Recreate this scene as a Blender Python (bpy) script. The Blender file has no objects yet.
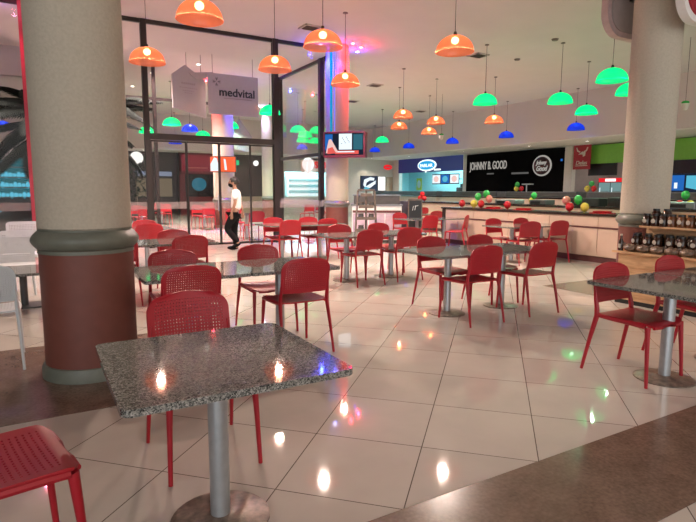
import bpy, bmesh, math, random
from mathutils import Matrix, Vector
random.seed(7)
C = bpy.context.scene.collection
S = bpy.context.scene
PI = math.pi

# ------------------------------------------------------------------ materials
def new_mat(name):
    m = bpy.data.materials.new(name); m.use_nodes = True
    nt = m.node_tree; nt.nodes.clear()
    out = nt.nodes.new('ShaderNodeOutputMaterial')
    return m, nt, out
def N(nt, kind, **kw):
    n = nt.nodes.new(kind)
    for k, v in kw.items(): setattr(n, k, v)
    return n
def L(nt, a, b): nt.links.new(a, b)
def pm(name, col, rough=.5, metal=0., spec=.5, var=.12, scale=9., bump=0., emit=None, estr=0., coat=0.):
    """principled with a gentle procedural colour variation"""
    m, nt, out = new_mat(name)
    p = N(nt, 'ShaderNodeBsdfPrincipled')
    tc = N(nt, 'ShaderNodeTexCoord'); nz = N(nt, 'ShaderNodeTexNoise')
    nz.inputs['Scale'].default_value = scale; nz.inputs['Detail'].default_value = 4
    L(nt, tc.outputs['Object'], nz.inputs['Vector'])
    r = N(nt, 'ShaderNodeValToRGB')
    r.color_ramp.elements[0].position = .3; r.color_ramp.elements[1].position = .7
    r.color_ramp.elements[0].color = [c*(1-var) for c in col]+[1]
    r.color_ramp.elements[1].color = [min(1, c*(1+var)) for c in col]+[1]
    L(nt, nz.outputs['Fac'], r.inputs['Fac']); L(nt, r.outputs['Color'], p.inputs['Base Color'])
    p.inputs['Roughness'].default_value = rough; p.inputs['Metallic'].default_value = metal
    p.inputs['Specular IOR Level'].default_value = spec; p.inputs['Coat Weight'].default_value = coat
    if bump:
        b = N(nt, 'ShaderNodeBump'); b.inputs['Strength'].default_value = bump; b.inputs['Distance'].default_value = .01
        L(nt, nz.outputs['Fac'], b.inputs['Height']); L(nt, b.outputs['Normal'], p.inputs['Normal'])
    if emit:
        p.inputs['Emission Color'].default_value = list(emit)+[1]; p.inputs['Emission Strength'].default_value = estr
    L(nt, p.outputs['BSDF'], out.inputs['Surface'])
    return m
def em(name, col, s):
    m, nt, out = new_mat(name)
    e = N(nt, 'ShaderNodeEmission'); e.inputs['Color'].default_value = list(col)+[1]; e.inputs['Strength'].default_value = s
    L(nt, e.outputs[0], out.inputs['Surface']); return m

def tile_mat():
    m, nt, out = new_mat('polished_porcelain_tile')
    p = N(nt, 'ShaderNodeBsdfPrincipled'); tc = N(nt, 'ShaderNodeTexCoord')
    mp = N(nt, 'ShaderNodeMapping', vector_type='TEXTURE')
    mp.inputs['Location'].default_value = (.46, 2.62, 0); mp.inputs['Rotation'].default_value = (0, 0, math.radians(-45.15))
    mp.inputs['Scale'].default_value = (.6, .6, .6)
    L(nt, tc.outputs['Object'], mp.inputs['Vector'])
    sep = N(nt, 'ShaderNodeSeparateXYZ'); L(nt, mp.outputs[0], sep.inputs[0])
    def line(o):
        f = N(nt, 'ShaderNodeMath', operation='FRACT'); L(nt, o, f.inputs[0])
        s = N(nt, 'ShaderNodeMath', operation='SUBTRACT'); L(nt, f.outputs[0], s.inputs[0]); s.inputs[1].default_value = .5
        a = N(nt, 'ShaderNodeMath', operation='ABSOLUTE'); L(nt, s.outputs[0], a.inputs[0])
        g = N(nt, 'ShaderNodeMath', operation='GREATER_THAN'); L(nt, a.outputs[0], g.inputs[0]); g.inputs[1].default_value = .4955
        return g.outputs[0]
    mx = N(nt, 'ShaderNodeMath', operation='MAXIMUM'); L(nt, line(sep.outputs['X']), mx.inputs[0]); L(nt, line(sep.outputs['Y']), mx.inputs[1])
    fl = N(nt, 'ShaderNodeVectorMath', operation='FLOOR'); L(nt, mp.outputs[0], fl.inputs[0])
    wn = N(nt, 'ShaderNodeTexWhiteNoise'); L(nt, fl.outputs[0], wn.inputs['Vector'])
    nz = N(nt, 'ShaderNodeTexNoise'); nz.inputs['Scale'].default_value = 3; nz.inputs['Detail'].default_value = 6
    L(nt, tc.outputs['Object'], nz.inputs['Vector'])
    ad = N(nt, 'ShaderNodeMath', operation='MULTIPLY_ADD'); L(nt, wn.outputs['Value'], ad.inputs[0]); ad.inputs[1].default_value = .35; L(nt, nz.outputs['Fac'], ad.inputs[2])
    r = N(nt, 'ShaderNodeValToRGB'); L(nt, ad.outputs[0], r.inputs['Fac'])
    r.color_ramp.elements[0].position = .3; r.color_ramp.elements[0].color = (.50, .455, .405, 1)
    r.color_ramp.elements[1].position = 1.; r.color_ramp.elements[1].color = (.60, .55, .49, 1)
    mix = N(nt, 'ShaderNodeMix', data_type='RGBA'); L(nt, mx.outputs[0], mix.inputs['Factor']); L(nt, r.outputs['Color'], mix.inputs['A'])
    mix.inputs['B'].default_value = (.12, .095, .08, 1)
    L(nt, mix.outputs['Result'], p.inputs['Base Color'])
    rr = N(nt, 'ShaderNodeMapRange'); L(nt, nz.outputs['Fac'], rr.inputs['Value']); rr.inputs['To Min'].default_value = .03; rr.inputs['To Max'].default_value = .05
    L(nt, rr.outputs[0], p.inputs['Roughness'])
    p.inputs['Specular IOR Level'].default_value = .5
    L(nt, p.outputs[0], out.inputs['Surface']); return m

def granite_mat():
    m, nt, out = new_mat('speckled_granite')
    p = N(nt, 'ShaderNodeBsdfPrincipled'); tc = N(nt, 'ShaderNodeTexCoord')
    v = N(nt, 'ShaderNodeTexVoronoi'); v.inputs['Scale'].default_value = 230; L(nt, tc.outputs['Object'], v.inputs['Vector'])
    nz = N(nt, 'ShaderNodeTexNoise'); nz.inputs['Scale'].default_value = 70; nz.inputs['Detail'].default_value = 5; L(nt, tc.outputs['Object'], nz.inputs['Vector'])
    sp = N(nt, 'ShaderNodeSeparateColor'); L(nt, v.outputs['Color'], sp.inputs[0])
    ad = N(nt, 'ShaderNodeMath', operation='ADD'); L(nt, sp.outputs[0], ad.inputs[0]); L(nt, nz.outputs['Fac'], ad.inputs[1])
    r = N(nt, 'ShaderNodeValToRGB'); hm = N(nt, 'ShaderNodeMath', operation='MULTIPLY'); L(nt, ad.outputs[0], hm.inputs[0]); hm.inputs[1].default_value = .5
    L(nt, hm.outputs[0], r.inputs['Fac']); e = r.color_ramp.elements
    e[0].position = .26; e[0].color = (.02, .021, .02, 1); e[1].position = .8; e[1].color = (.40, .385, .355, 1)
    k = r.color_ramp.elements.new(.5); k.color = (.16, .16, .148, 1)
    L(nt, r.outputs['Color'], p.inputs['Base Color']); p.inputs['Roughness'].default_value = .055
    L(nt, p.outputs[0], out.inputs['Surface']); return m

def strip_mat():
    m, nt, out = new_mat('brown_granite_floor')
    p = N(nt, 'ShaderNodeBsdfPrincipled'); tc = N(nt, 'ShaderNodeTexCoord')
    nz = N(nt, 'ShaderNodeTexNoise'); nz.inputs['Scale'].default_value = 55; nz.inputs['Detail'].default_value = 6; L(nt, tc.outputs['Object'], nz.inputs['Vector'])
    w = N(nt, 'ShaderNodeTexNoise'); w.inputs['Scale'].default_value = 7; w.inputs['Detail'].default_value = 3; L(nt, tc.outputs['Object'], w.inputs['Vector'])
    ad = N(nt, 'ShaderNodeMath', operation='ADD'); L(nt, nz.outputs['Fac'], ad.inputs[0]); L(nt, w.outputs['Fac'], ad.inputs[1])
    r = N(nt, 'ShaderNodeValToRGB'); hm = N(nt, 'ShaderNodeMath', operation='MULTIPLY'); L(nt, ad.outputs[0], hm.inputs[0]); hm.inputs[1].default_value = .5
    L(nt, hm.outputs[0], r.inputs['Fac']); e = r.color_ramp.elements
    e[0].position = .3; e[0].color = (.105, .068, .048, 1); e[1].position = .75; e[1].color = (.26, .175, .13, 1)
    L(nt, r.outputs[0], p.inputs['Base Color']); p.inputs['Roughness'].default_value = .22
    L(nt, p.outputs[0], out.inputs['Surface']); return m

def wood_mat():
    m, nt, out = new_mat('pine_wood')
    p = N(nt, 'ShaderNodeBsdfPrincipled'); tc = N(nt, 'ShaderNodeTexCoord')
    mp = N(nt, 'ShaderNodeMapping'); mp.inputs['Scale'].default_value = (6, .8, 6); L(nt, tc.outputs['Object'], mp.inputs['Vector'])
    nz = N(nt, 'ShaderNodeTexNoise'); nz.inputs['Scale'].default_value = 5; nz.inputs['Detail'].default_value = 5; nz.inputs['Distortion'].default_value = .8
    L(nt, mp.outputs[0], nz.inputs['Vector'])
    r = N(nt, 'ShaderNodeValToRGB'); L(nt, nz.outputs['Fac'], r.inputs['Fac']); e = r.color_ramp.elements
    e[0].position = .3; e[0].color = (.50, .28, .14, 1); e[1].position = .7; e[1].color = (.74, .46, .25, 1)
    L(nt, r.outputs[0], p.inputs['Base Color']); p.inputs['Roughness'].default_value = .5
    L(nt, p.outputs[0], out.inputs['Surface']); return m

def glass_mat(name, tint=(.93, .93, .93), refl=1.0):
    m, nt, out = new_mat(name)
    t = N(nt, 'ShaderNodeBsdfTransparent'); t.inputs[0].default_value = list(tint)+[1]
    g = N(nt, 'ShaderNodeBsdfGlossy'); g.inputs['Roughness'].default_value = 0.02
    f = N(nt, 'ShaderNodeFresnel'); f.inputs['IOR'].default_value = 1.45
    k = N(nt, 'ShaderNodeMath', operation='MULTIPLY'); L(nt, f.outputs[0], k.inputs[0]); k.inputs[1].default_value = refl
    mx = N(nt, 'ShaderNodeMixShader'); L(nt, k.outputs[0], mx.inputs[0]); L(nt, t.outputs[0], mx.inputs[1]); L(nt, g.outputs[0], mx.inputs[2])
    L(nt, mx.outputs[0], out.inputs['Surface']); return m

def veil_mat(name, col, opac):
    m, nt, out = new_mat(name)
    t = N(nt, 'ShaderNodeBsdfTransparent'); d = N(nt, 'ShaderNodeBsdfDiffuse'); d.inputs[0].default_value = list(col)+[1]
    mx = N(nt, 'ShaderNodeMixShader'); mx.inputs[0].default_value = opac
    L(nt, t.outputs[0], mx.inputs[1]); L(nt, d.outputs[0], mx.inputs[2]); L(nt, mx.outputs[0], out.inputs['Surface']); return m

def shade_mat(name, col, transp, glow):
    """acrylic lamp shade: partly clear, partly diffusing, lit from inside"""
    m, nt, out = new_mat(name)
    tr = N(nt, 'ShaderNodeBsdfTransparent'); tr.inputs[0].default_value = list(col)+[1]
    tl = N(nt, 'ShaderNodeBsdfTranslucent'); tl.inputs[0].default_value = list(col)+[1]
    gl = N(nt, 'ShaderNodeBsdfGlossy'); gl.inputs['Roughness'].default_value = .12
    em_ = N(nt, 'ShaderNodeEmission'); em_.inputs[0].default_value = list(col)+[1]; em_.inputs[1].default_value = glow
    a = N(nt, 'ShaderNodeMixShader'); a.inputs[0].default_value = transp; L(nt, tl.outputs[0], a.inputs[1]); L(nt, tr.outputs[0], a.inputs[2])
    b = N(nt, 'ShaderNodeMixShader'); b.inputs[0].default_value = .05; L(nt, a.outputs[0], b.inputs[1]); L(nt, gl.outputs[0], b.inputs[2])
    c = N(nt, 'ShaderNodeAddShader'); L(nt, b.outputs[0], c.inputs[0]); L(nt, em_.outputs[0], c.inputs[1])
    L(nt, c.outputs[0], out.inputs['Surface']); return m

M = {}
M['tile'] = tile_mat(); M['granite'] = granite_mat(); M['strip'] = strip_mat(); M['wood'] = wood_mat()
M['red'] = pm('red_plastic', (.37, .008, .019), .42, var=.06, scale=4)
M['whiteplastic'] = pm('pale_plastic', (.60, .63, .64), .45, var=.04)
M['steel'] = pm('brushed_steel_paint', (.42, .44, .46), .35, metal=.6, var=.08, scale=20)
M['base'] = pm('worn_iron_base', (.20, .155, .125), .4, metal=.3, var=.5, scale=25)
M['stucco'] = pm('textured_cream_paint', (.46, .415, .335), .85, var=.06, scale=45, bump=.35)
M['maroon'] = pm('maroon_paint', (.165, .05, .036), .55, var=.06, scale=12)
M['moulding'] = pm('grey_green_stone', (.145, .155, .125), .45, var=.12, scale=10)
M['ceiling'] = pm('ceiling_paint', (.58, .51, .49), .9, var=.02, scale=1.5)
M['fascia'] = pm('bulkhead_paint', (.50, .425, .40), .9, var=.02, scale=1.5)
M['soffit'] = pm('soffit_paint', (.66, .62, .57), .85, var=.02)
M['wallw'] = pm('white_wall_paint', (.62, .58, .52), .8, var=.03)
M['walldark'] = pm('dark_shop_front', (.045, .03, .03), .4, var=.3, scale=1.2)
M['wallmar'] = pm('maroon_sign_panel', (.15, .015, .02), .5, var=.15)
M['tan'] = pm('tan_panel', (.42, .31, .22), .6, var=.06)
M['mullion'] = pm('dark_bronze_metal', (.022, .016, .015), .4, metal=.3, var=.1)
M['post_pinklit'] = pm('pink_lit_post', (.30, .02, .04), .4, var=.08)  # pink LED light on the frame post put into its base colour
M['glass'] = glass_mat('clear_glass', (.985, .985, .985), refl=.30)
M['frost'] = veil_mat('frosted_strip', (.36, .31, .31), .30)
M['black'] = pm('black_gloss', (.008, .008, .009), .35, var=.2)
M['blackmatte'] = pm('black_matte', (.012, .012, .012), .7, var=.2)
M['counter'] = pm('peach_laminate', (.56, .41, .32), .45, var=.04, scale=3)
M['countertop'] = pm('dark_counter_granite', (.03, .018, .016), .2, var=.4, scale=60)
M['kick'] = pm('maroon_kick', (.12, .04, .04), .5)
M['grey'] = pm('grey_steel_case', (.20, .21, .22), .35, metal=.4)
M['darkgrey'] = pm('dark_grey', (.07, .065, .065), .5)
M['purple'] = pm('purple_grey_laminate', (.09, .065, .10), .5)
M['rack'] = pm('weathered_wood', (.115, .085, .07), .6, var=.25, scale=14)
M['blue'] = pm('navy_sign_panel', (.012, .016, .12), .4, var=.1, emit=(.02, .025, .16), estr=.35)
M['green'] = pm('lime_green_panel', (.17, .42, .05), .5, var=.05)
M['banner'] = pm('red_banner', (.30, .008, .02), .5, var=.08)
M['white'] = pm('white_enamel', (.75, .74, .72), .4, var=.02)
M['grime'] = pm('grey_backing', (.30, .25, .245), .6, var=.06)
M['pinkrim'] = pm('pinkish_rim', (.42, .31, .30), .5)
M['hangboard'] = pm('pale_hanging_board', (.42, .375, .36), .7, var=.02)
M['ink'] = pm('dark_ink', (.02, .02, .022), .6)
M['vent'] = pm('vent_grey', (.14, .105, .095), .6)
M['cord'] = pm('cord_black', (.03, .02, .02), .6)
M['skin'] = pm('skin', (.28, .15, .10), .5, var=.05)
M['shirt'] = pm('white_cotton', (.78, .72, .70), .8, var=.04, scale=20, bump=.1)
M['trouser'] = pm('black_cloth', (.004, .004, .005), .9, spec=.2)
M['hair'] = pm('black_hair', (.012, .009, .008), .5)
M['leaf'] = pm('palm_leaf', (.012, .017, .014), .9, spec=.08, var=.3)
M['trunk'] = pm('palm_trunk', (.08, .055, .04), .9, var=.3, bump=.5)
M['pot'] = pm('clay_pot', (.20, .09, .06), .7)
M['jar'] = pm('dark_preserve_jar', (.045, .018, .010), .12, var=.5, scale=12)
M['honey'] = pm('amber_preserve_jar', (.16, .055, .018), .12, var=.4, scale=12)
M['lid'] = pm('black_lid', (.012, .011, .011), .35)
M['label'] = pm('cream_label', (.55, .50, .42), .6, var=.1)
M['nuts'] = pm('bagged_nuts', (.17, .11, .075), .3, var=.7, scale=60, bump=.6)
M['tray'] = pm('kraft_tray', (.42, .24, .12), .6)
M['redcover'] = pm('red_book', (.25, .03, .02), .5)
M['bred'] = pm('red_balloon', (.50, .012, .02), .22, var=.03)
M['bgreen'] = pm('green_balloon', (.03, .36, .06), .22, var=.03)
M['byellow'] = pm('yellow_balloon', (.62, .50, .07), .22, var=.03)
M['bpink'] = pm('salmon_balloon', (.55, .20, .16), .22, var=.03)
M['shade_o'] = shade_mat('orange_acrylic', (1., .27, .125), .58, .25)
M['shade_g'] = shade_mat('green_acrylic', (.0, .80, .24), .15, .85)
M['shade_b'] = shade_mat('blue_acrylic', (.006, .05, .75), .25, .42)
M['bulb'] = em('warm_bulb', (1., .84, .55), 40.)
M['bulb_g'] = em('green_tinted_bulb', (.35, 1., .7), 4.)
M['bulb_b'] = em('blue_tinted_bulb', (.25, .65, 1.), 9.)
M['downlight'] = em('downlight_lens', (1., .92, .8), 12.)
M['cyanlit'] = pm('cyan_lit_wall', (.42, .75, .80), .6, var=.05)
M['sign_white'] = em('lit_sign_white', (.9, 1., 1.), 1.3)
M['sign_cyan'] = em('lit_sign_cyan', (.02, .42, .85), 1.)
M['sign_red'] = em('lit_sign_red', (.9, .02, .03), .9)
M['sign_cream'] = em('lit_sign_cream', (.85, .80, .72), .42)
M['sign_grey'] = em('dim_sign_letters', (.6, .58, .55), .18)
M['lightbox'] = em('white_lightbox', (1., 1., .98), 1.3)
M['led_b'] = em('blue_led', (.25, .35, 1.), 30.); M['led_r'] = em('red_led', (1., .12, .18), 30.); M['led_w'] = em('white_led', (.95, .9, 1.), 30.)
M['led_c'] = em('cyan_led_strip', (.0, .40, .62), .9)
M['led_v'] = em('violet_led_strip', (.34, .30, .95), .95)
M['scr_blue'] = em('screen_blue', (.02, .14, .5), 1.); M['scr_white'] = em('screen_white', (.85, .95, 1.), 1.1); M['scr_teal'] = em('screen_teal', (.04, .16, .22), .9)
M['scr_dark'] = em('screen_dark', (.02, .03, .06), .6); M['scr_red'] = em('screen_red', (.85, .12, .10), 1.); M['scr_orange'] = em('screen_orange', (1., .14, .05), 1.1)
M['scr_cyan'] = em('screen_cyan', (.12, .55, .75), .9); M['scr_skin'] = em('screen_pink', (.9, .6, .55), 1.)
M['fridge_glow'] = em('fridge_glow', (.22, .36, .36), .8)
M['board'] = pm('black_sign_board', (.003, .0025, .0025), .9, spec=.06)
M['yellowposter'] = pm('yellow_poster', (.6, .6, .06), .6)
M['tvbox'] = pm('dark_red_television_case', (.13, .012, .04), .35)

# ------------------------------------------------------------------ mesh builder
class MB:
    def __init__(s): s.bm = bmesh.new()
    def box(s, c, d, rz=0., m=None):
        mt = Matrix.Translation(c) @ (m if m else Matrix.Rotation(rz, 4, 'Z')) @ Matrix.Diagonal((d[0], d[1], d[2], 1))
        bmesh.ops.create_cube(s.bm, size=1, matrix=mt); return s
    def span(s, x0, x1, y0, y1, z0, z1): return s.box(((x0+x1)/2, (y0+y1)/2, (z0+z1)/2), (abs(x1-x0), abs(y1-y0), abs(z1-z0)))
    def cyl(s, p0, p1, r0, r1=None, n=12, caps=True):
        r1 = r0 if r1 is None else r1
        p0, p1 = Vector(p0), Vector(p1); d = p1-p0
        q = d.to_track_quat('Z', 'Y').to_matrix().to_4x4()
        bmesh.ops.create_cone(s.bm, cap_ends=caps, segments=n, radius1=max(r0, 1e-4), radius2=max(r1, 1e-4), depth=d.length, matrix=Matrix.Translation((p0+p1)/2) @ q); return s
    def sph(s, c, r, sc=(1, 1, 1), u=12, v=8, m=None):
        mt = Matrix.Translation(c) @ (m or Matrix()) @ Matrix.Diagonal((sc[0], sc[1], sc[2], 1))
        bmesh.ops.create_uvsphere(s.bm, u_segments=u, v_segments=v, radius=r, matrix=mt); return s
    def lathe(s, prof, c=(0, 0, 0), n=24):
        rings = []
        for r, z in prof:
            rings.append([s.bm.verts.new((c[0]+max(r, 1e-4)*math.cos(2*PI*k/n), c[1]+max(r, 1e-4)*math.sin(2*PI*k/n), c[2]+z)) for k in range(n)])
        for a, b in zip(rings, rings[1:]):
            for k in range(n): s.bm.faces.new((a[k], a[(k+1) % n], b[(k+1) % n], b[k]))
        return s
    def prism(s, pts, h, mt=None):
        mt = mt or Matrix()
        lo = [s.bm.verts.new(mt @ Vector((x, y, 0))) for x, y in pts]; hi = [s.bm.verts.new(mt @ Vector((x, y, h))) for x, y in pts]
        n = len(pts); s.bm.faces.new(lo[::-1]); s.bm.faces.new(hi)
        for k in range(n): s.bm.faces.new((lo[k], lo[(k+1) % n], hi[(k+1) % n], hi[k]))
        return s
    def bevel(s, w, seg=2):
        bmesh.ops.bevel(s.bm, geom=s.bm.edges[:], offset=w, segments=seg, affect='EDGES', profile=.5); return s
    def mesh(s, name, mat, smooth=None):
        me = bpy.data.meshes.new(name); bmesh.ops.recalc_face_normals(s.bm, faces=s.bm.faces[:])
        s.bm.to_mesh(me); s.bm.free()
        for k in (mat if isinstance(mat, (list, tuple)) else [mat]): me.materials.append(k)
        if smooth is not None:
            for p in me.polygons: p.use_smooth = True
            try: me.set_sharp_from_angle(angle=math.radians(smooth))
            except Exception: pass
        return me
    def build(s, name, mat, parent=None, smooth=None, loc=None):
        o = bpy.data.objects.new(name, s.mesh(name, mat, smooth)); C.objects.link(o)
        if parent: o.parent = parent
        if loc: o.location = loc
        return o
def rrect(w, h, r, n=6):
    pts = []
    for cx, cy, a0 in ((w/2-r, h/2-r, 0), (-w/2+r, h/2-r, 90), (-w/2+r, -h/2+r, 180), (w/2-r, -h/2+r, 270)):
        for k in range(n+1):
            a = math.radians(a0+90*k/n); pts.append((cx+r*math.cos(a), cy+r*math.sin(a)))
    return pts
def ell(rx, ry, n=28): return [(rx*math.cos(2*PI*k/n), ry*math.sin(2*PI*k/n)) for k in range(n)]
def tag(o, label, cat, group=None, kind=None):
    o['label'] = label; o['category'] = cat
    if group: o['group'] = group
    if kind: o['kind'] = kind
    return o
def thing(name, label, cat, loc=(0, 0, 0), rz=0., group=None):
    o = bpy.data.objects.new(name, None); C.objects.link(o); o.empty_display_size = .1
    o.location = loc; o.rotation_euler = (0, 0, rz); return tag(o, label, cat, group)
def struct(o, kind='structure'): o['kind'] = kind; return o
def sroot(name):
    o = bpy.data.objects.new(name, None); C.objects.link(o); o['kind'] = 'structure'; return o
KIDS = {}
def copy_tree(o, loc, rz, label, group=None):
    r = o.copy(); C.objects.link(r); r.location = loc; r.rotation_euler = (0, 0, rz); r['label'] = label
    if group: r['group'] = group
    def rec(src, dst):
        for ch in list(src.children):
            c = ch.copy(); C.objects.link(c); c.parent = dst; rec(ch, c)
    rec(o, r); return r
FACE_B = Matrix(((1, 0, 0, 0), (0, 0, -1, 0), (0, 1, 0, 0), (0, 0, 0, 1)))      # reads on a wall that looks towards -y
FACE_A = Matrix(((0, 0, -1, 0), (-1, 0, 0, 0), (0, 1, 0, 0), (0, 0, 0, 1)))     # reads on a wall that looks towards -x
def text_mesh(txt, w, h, depth=.02, shear=0., bold=0.):
    cu = bpy.data.curves.new('lettering', 'FONT'); cu.body = txt; cu.extrude = depth/2; cu.align_x = 'CENTER'; cu.align_y = 'CENTER'; cu.shear = shear; cu.offset = bold
    o = bpy.data.objects.new('lettering', cu); C.objects.link(o)
    dg = bpy.context.evaluated_depsgraph_get(); me = bpy.data.meshes.new_from_object(o.evaluated_get(dg))
    bpy.data.objects.remove(o); bpy.data.curves.remove(cu)
    xs = [v.co.x for v in me.vertices]; ys = [v.co.y for v in me.vertices]
    cx, cy = (min(xs)+max(xs))/2, (min(ys)+max(ys))/2; sx, sy = w/(max(xs)-min(xs)), h/(max(ys)-min(ys))
    for v in me.vertices: v.co = ((v.co.x-cx)*sx, (v.co.y-cy)*sy, v.co.z)
    return me
def lettering(txt, w, h, mat, base, pos, parent=None, depth=.02, shear=0., bold=0., name='lettering'):
    me = text_mesh(txt, w, h, depth, shear, bold); me.materials.clear(); me.materials.append(mat)
    me.transform(Matrix.Translation(pos) @ base)
    o = bpy.data.objects.new(name, me); C.objects.link(o)
    if parent: o.parent = parent
    return o
def plate(pts, h, mat, base, pos, name, parent=None):
    return MB().prism(pts, h, Matrix.Translation(pos) @ base).build(name, mat, parent)
def rect(w, h): return [(-w/2, -h/2), (w/2, -h/2), (w/2, h/2), (-w/2, h/2)]
def lamp_light(kind, name, loc, power, col, size=.05, parent=None, rot=None, spot=None, blend=.5):
    l = bpy.data.lights.new(name, kind); l.energy = power; l.color = col
    if kind == 'AREA': l.shape = 'SQUARE'; l.size = size
    else: l.shadow_soft_size = size
    if spot: l.spot_size = math.radians(spot); l.spot_blend = blend
    o = bpy.data.objects.new(name, l); C.objects.link(o); o.location = loc
    if rot: o.rotation_euler = rot
    if parent: o.parent = parent
    return o

# ------------------------------------------------------------------ setting
ZC = 5.2      # hall ceiling
ZS = 3.45      # soffit before the shops
AF, AW = 18.5, 21.3     # bulkhead and shop line on the right
BF, BW = 29.0, 30.8     # bulkhead and shop line at the far end
struct(MB().span(-14, 26, -6, 36, -.1, 0).build('floor', M['tile']))
st = MB().span(-1.2, 8.3, 1.17, 1.77, 0, .003).build('trim_1', M['strip']); struct(st)
struct(MB().span(-8, 1.18, 3.60, 5.35, 0, .003).build('trim_2', M['strip']))
struct(MB().span(6.38, 8.1, 3.55, 5.33, 0, .003).build('trim_3', M['strip']))
struct(MB().span(-14, AF, -6, BF, ZC, ZC+.1).build('ceiling', M['ceiling']))
struct(MB().span(AF, AF+.12, -6, BF, ZS, ZC).build('wall_bulkhead_right', M['fascia']))
struct(MB().span(-14, AF+.12, BF, BF+.12, ZS, ZC).build('wall_bulkhead_back', M['fascia']))
s = MB().span(AF+.12, AW+.2, -6, BW+.2, ZS-.03, ZS+.05); s.span(-14, AF+.12, BF+.12, BW+.2, ZS-.03, ZS+.05)
struct(s.build('trim_4', M['soffit']))

# shop line on the right (wall looks to -x)
w = MB()
w.span(AW, AW+.25, BW-.75, BW, 0, ZS)            # white pier by the corner
w.span(AW-.05, AW+.2, 23.38, 23.72, 0, ZS)       # pier between navy shop and black shop
w.span(AW-.05, AW+.2, 16.45, 16.9, 0, ZS)        # pier between black shop and green shop
w.span(AW-.02, AW+.2, -6, 9.0, 0, ZS)
w.span(AW+.0, AW+.2, 23.72, BW-.75, 0, 1.0); w.span(AW+.0, AW+.2, 9.0, 16.45, 0, .95)
struct(w.build('wall_right', M['wallw']))
w = MB(); w.span(24.2, 24.4, 9, 16.7, 0, ZS); w.span(AW+.2, 24.3, 9, 9.15, 0, ZS); w.span(AW+.2, 24.3, 16.62, 16.75, 0, ZS); w.span(AW, 24.4, 9, 16.7, ZS-.2, ZS-.1)
struct(w.build('wall_green_shop', M['grime']))
w = MB(); w.span(24.2, 24.4, 23.5, 33, 0, ZS); w.span(AW+.2, 24.3, 23.45, 23.6, 0, ZS); w.span(AW+.3, 24.3, 32.9, 33, 0, ZS); w.span(AW, 24.4, 23.5, BW-.1, ZS-.2, ZS-.1); w.span(AW+.3, 24.4, BW-.1, 33, ZS-.2, ZS-.1)
struct(w.build('wall_navy_shop', M['cyanlit']))
# far end shop line (wall looks to -y)
w = MB()
w.span(16.9, AW+.25, BW, BW+.25, 0, ZS); w.span(12.5, 13.3, BW, BW+.25, 0, ZS); w.span(13.3, 16.9, BW, BW+.2, 2.5, ZS); w.span(13.3, 16.9, BW, BW+.2, 0, 1.0)
struct(w.build('wall_back', M['wallw']))
w = MB(); w.span(12.6, 17.2, 33.2, 33.4, 0, ZS); w.span(12.9, 13.05, BW+.2, 33.3, 0, ZS); w.span(17.1, 17.25, BW+.25, 33.3, 0, ZS); w.span(12.6, 17.2, BW, 33.3, ZS-.2, ZS-.1)
struct(w.build('wall_bright_shop', M['cyanlit']))
w = MB(); w.span(9.9, 12.5, BW, BW+.2, 0, ZS); w.span(4.0, 7.0, BW+.6, BW+.8, 0, ZS); w.span(-14, -3, BW, BW+.2, 0, ZS)
struct(w.build('wall_dark_shops', M['walldark']))
w = MB(); w.span(7.0, 9.9, BW, BW+.2, 2.25, ZS); w.span(7.0, 7.3, BW, BW+.2, 0, ZS); w.span(7.0, 9.0, BW+.02, BW+.2, 0, 1.0)
struct(w.build('wall_maroon_shop', M['wallmar']))
w = MB(); w.span(9.0, 9.9, BW-.02, BW+.2, 0, 2.25); w.span(.1, 4.0, BW, BW+.2, 0, ZS); w.span(4.0, 4.3, BW, BW+.8, 0, ZS); w.span(9.9, 12.5, BW-.05, BW, 0, 1.0)
struct(w.build('wall_tan_shop', M['tan']))
struct(MB().span(7.3, 9.0, BW+1.0, BW+1.2, 0, ZS).build('wall_maroon_shop_back', M['black']))
w = MB(); w.span(-3, .1, BW, BW+.2, 3.1, ZS); w.span(-3, .1, BW, BW+.2, 0, .9); w.span(-3, .1, BW+2, BW+2.2, 0, ZS)
struct(w.build('wall_teal_shop', M['walldark']))
struct(MB().span(-14.1, -14, -6, BW, 0, ZC).build('wall_left', M['walldark']))

w = MB(); w.span(-14, 26, 35.0, 35.2, 0, ZC); w.span(25.4, 25.6, -6, 35, 0, ZC); w.span(6.98, 7.04, BW+.1, BW+1.2, 0, ZS); w.span(9.0, 9.06, BW+.1, BW+1.2, 0, ZS); w.span(-14, 26, BW+.1, 35.1, ZS-.02, ZS+.1); w.span(AW+.1, 25.5, -6, BW, ZS-.02, ZS+.1)
struct(w.build('wall_outer_back', M['walldark']))
# ------------------------------------------------------------------ columns
def column(name, x, y, r, n=48):
    root = sroot(name); root.location = (x, y, 0)
    MB().cyl((0, 0, .10), (0, 0, .95), r*1.01, n=n).build('column_plinth', M['maroon'], root, 40)
    MB().lathe([(r*.9, 0), (r*1.09, 0), (r*1.09, .07), (r*1.05, .10), (r*.98, .105)], n=n).build('column_base_moulding', M['moulding'], root, 40)
    p = [(r*.95, .915), (r*1.03, .92), (r*1.03, .945), (r*1.0, .95)]
    p += [(r*1.03+.040*math.sin(PI*k/10), .95+.125*k/10) for k in range(11)]
    p += [(r*1.0, 1.08), (r*1.0, 1.10), (r*.9, 1.10)]
    MB().lathe(p, n=n).build('column_ring', M['moulding'], root, 50)
    MB().cyl((0, 0, 1.09), (0, 0, ZC), r, n=n).build('column_shaft', M['stucco'], root, 40)
    return root
column('wall_column_left', .314, 4.457, .318)
column('wall_column_right', 7.0, 4.26, .29)
tvcol = column('wall_column_television', 7.25, 13.18, .31)
twin = column('wall_column_twin', 6.05, 19.6, .38)
column('wall_column_far', 9.72, 24.4, .33)

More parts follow.
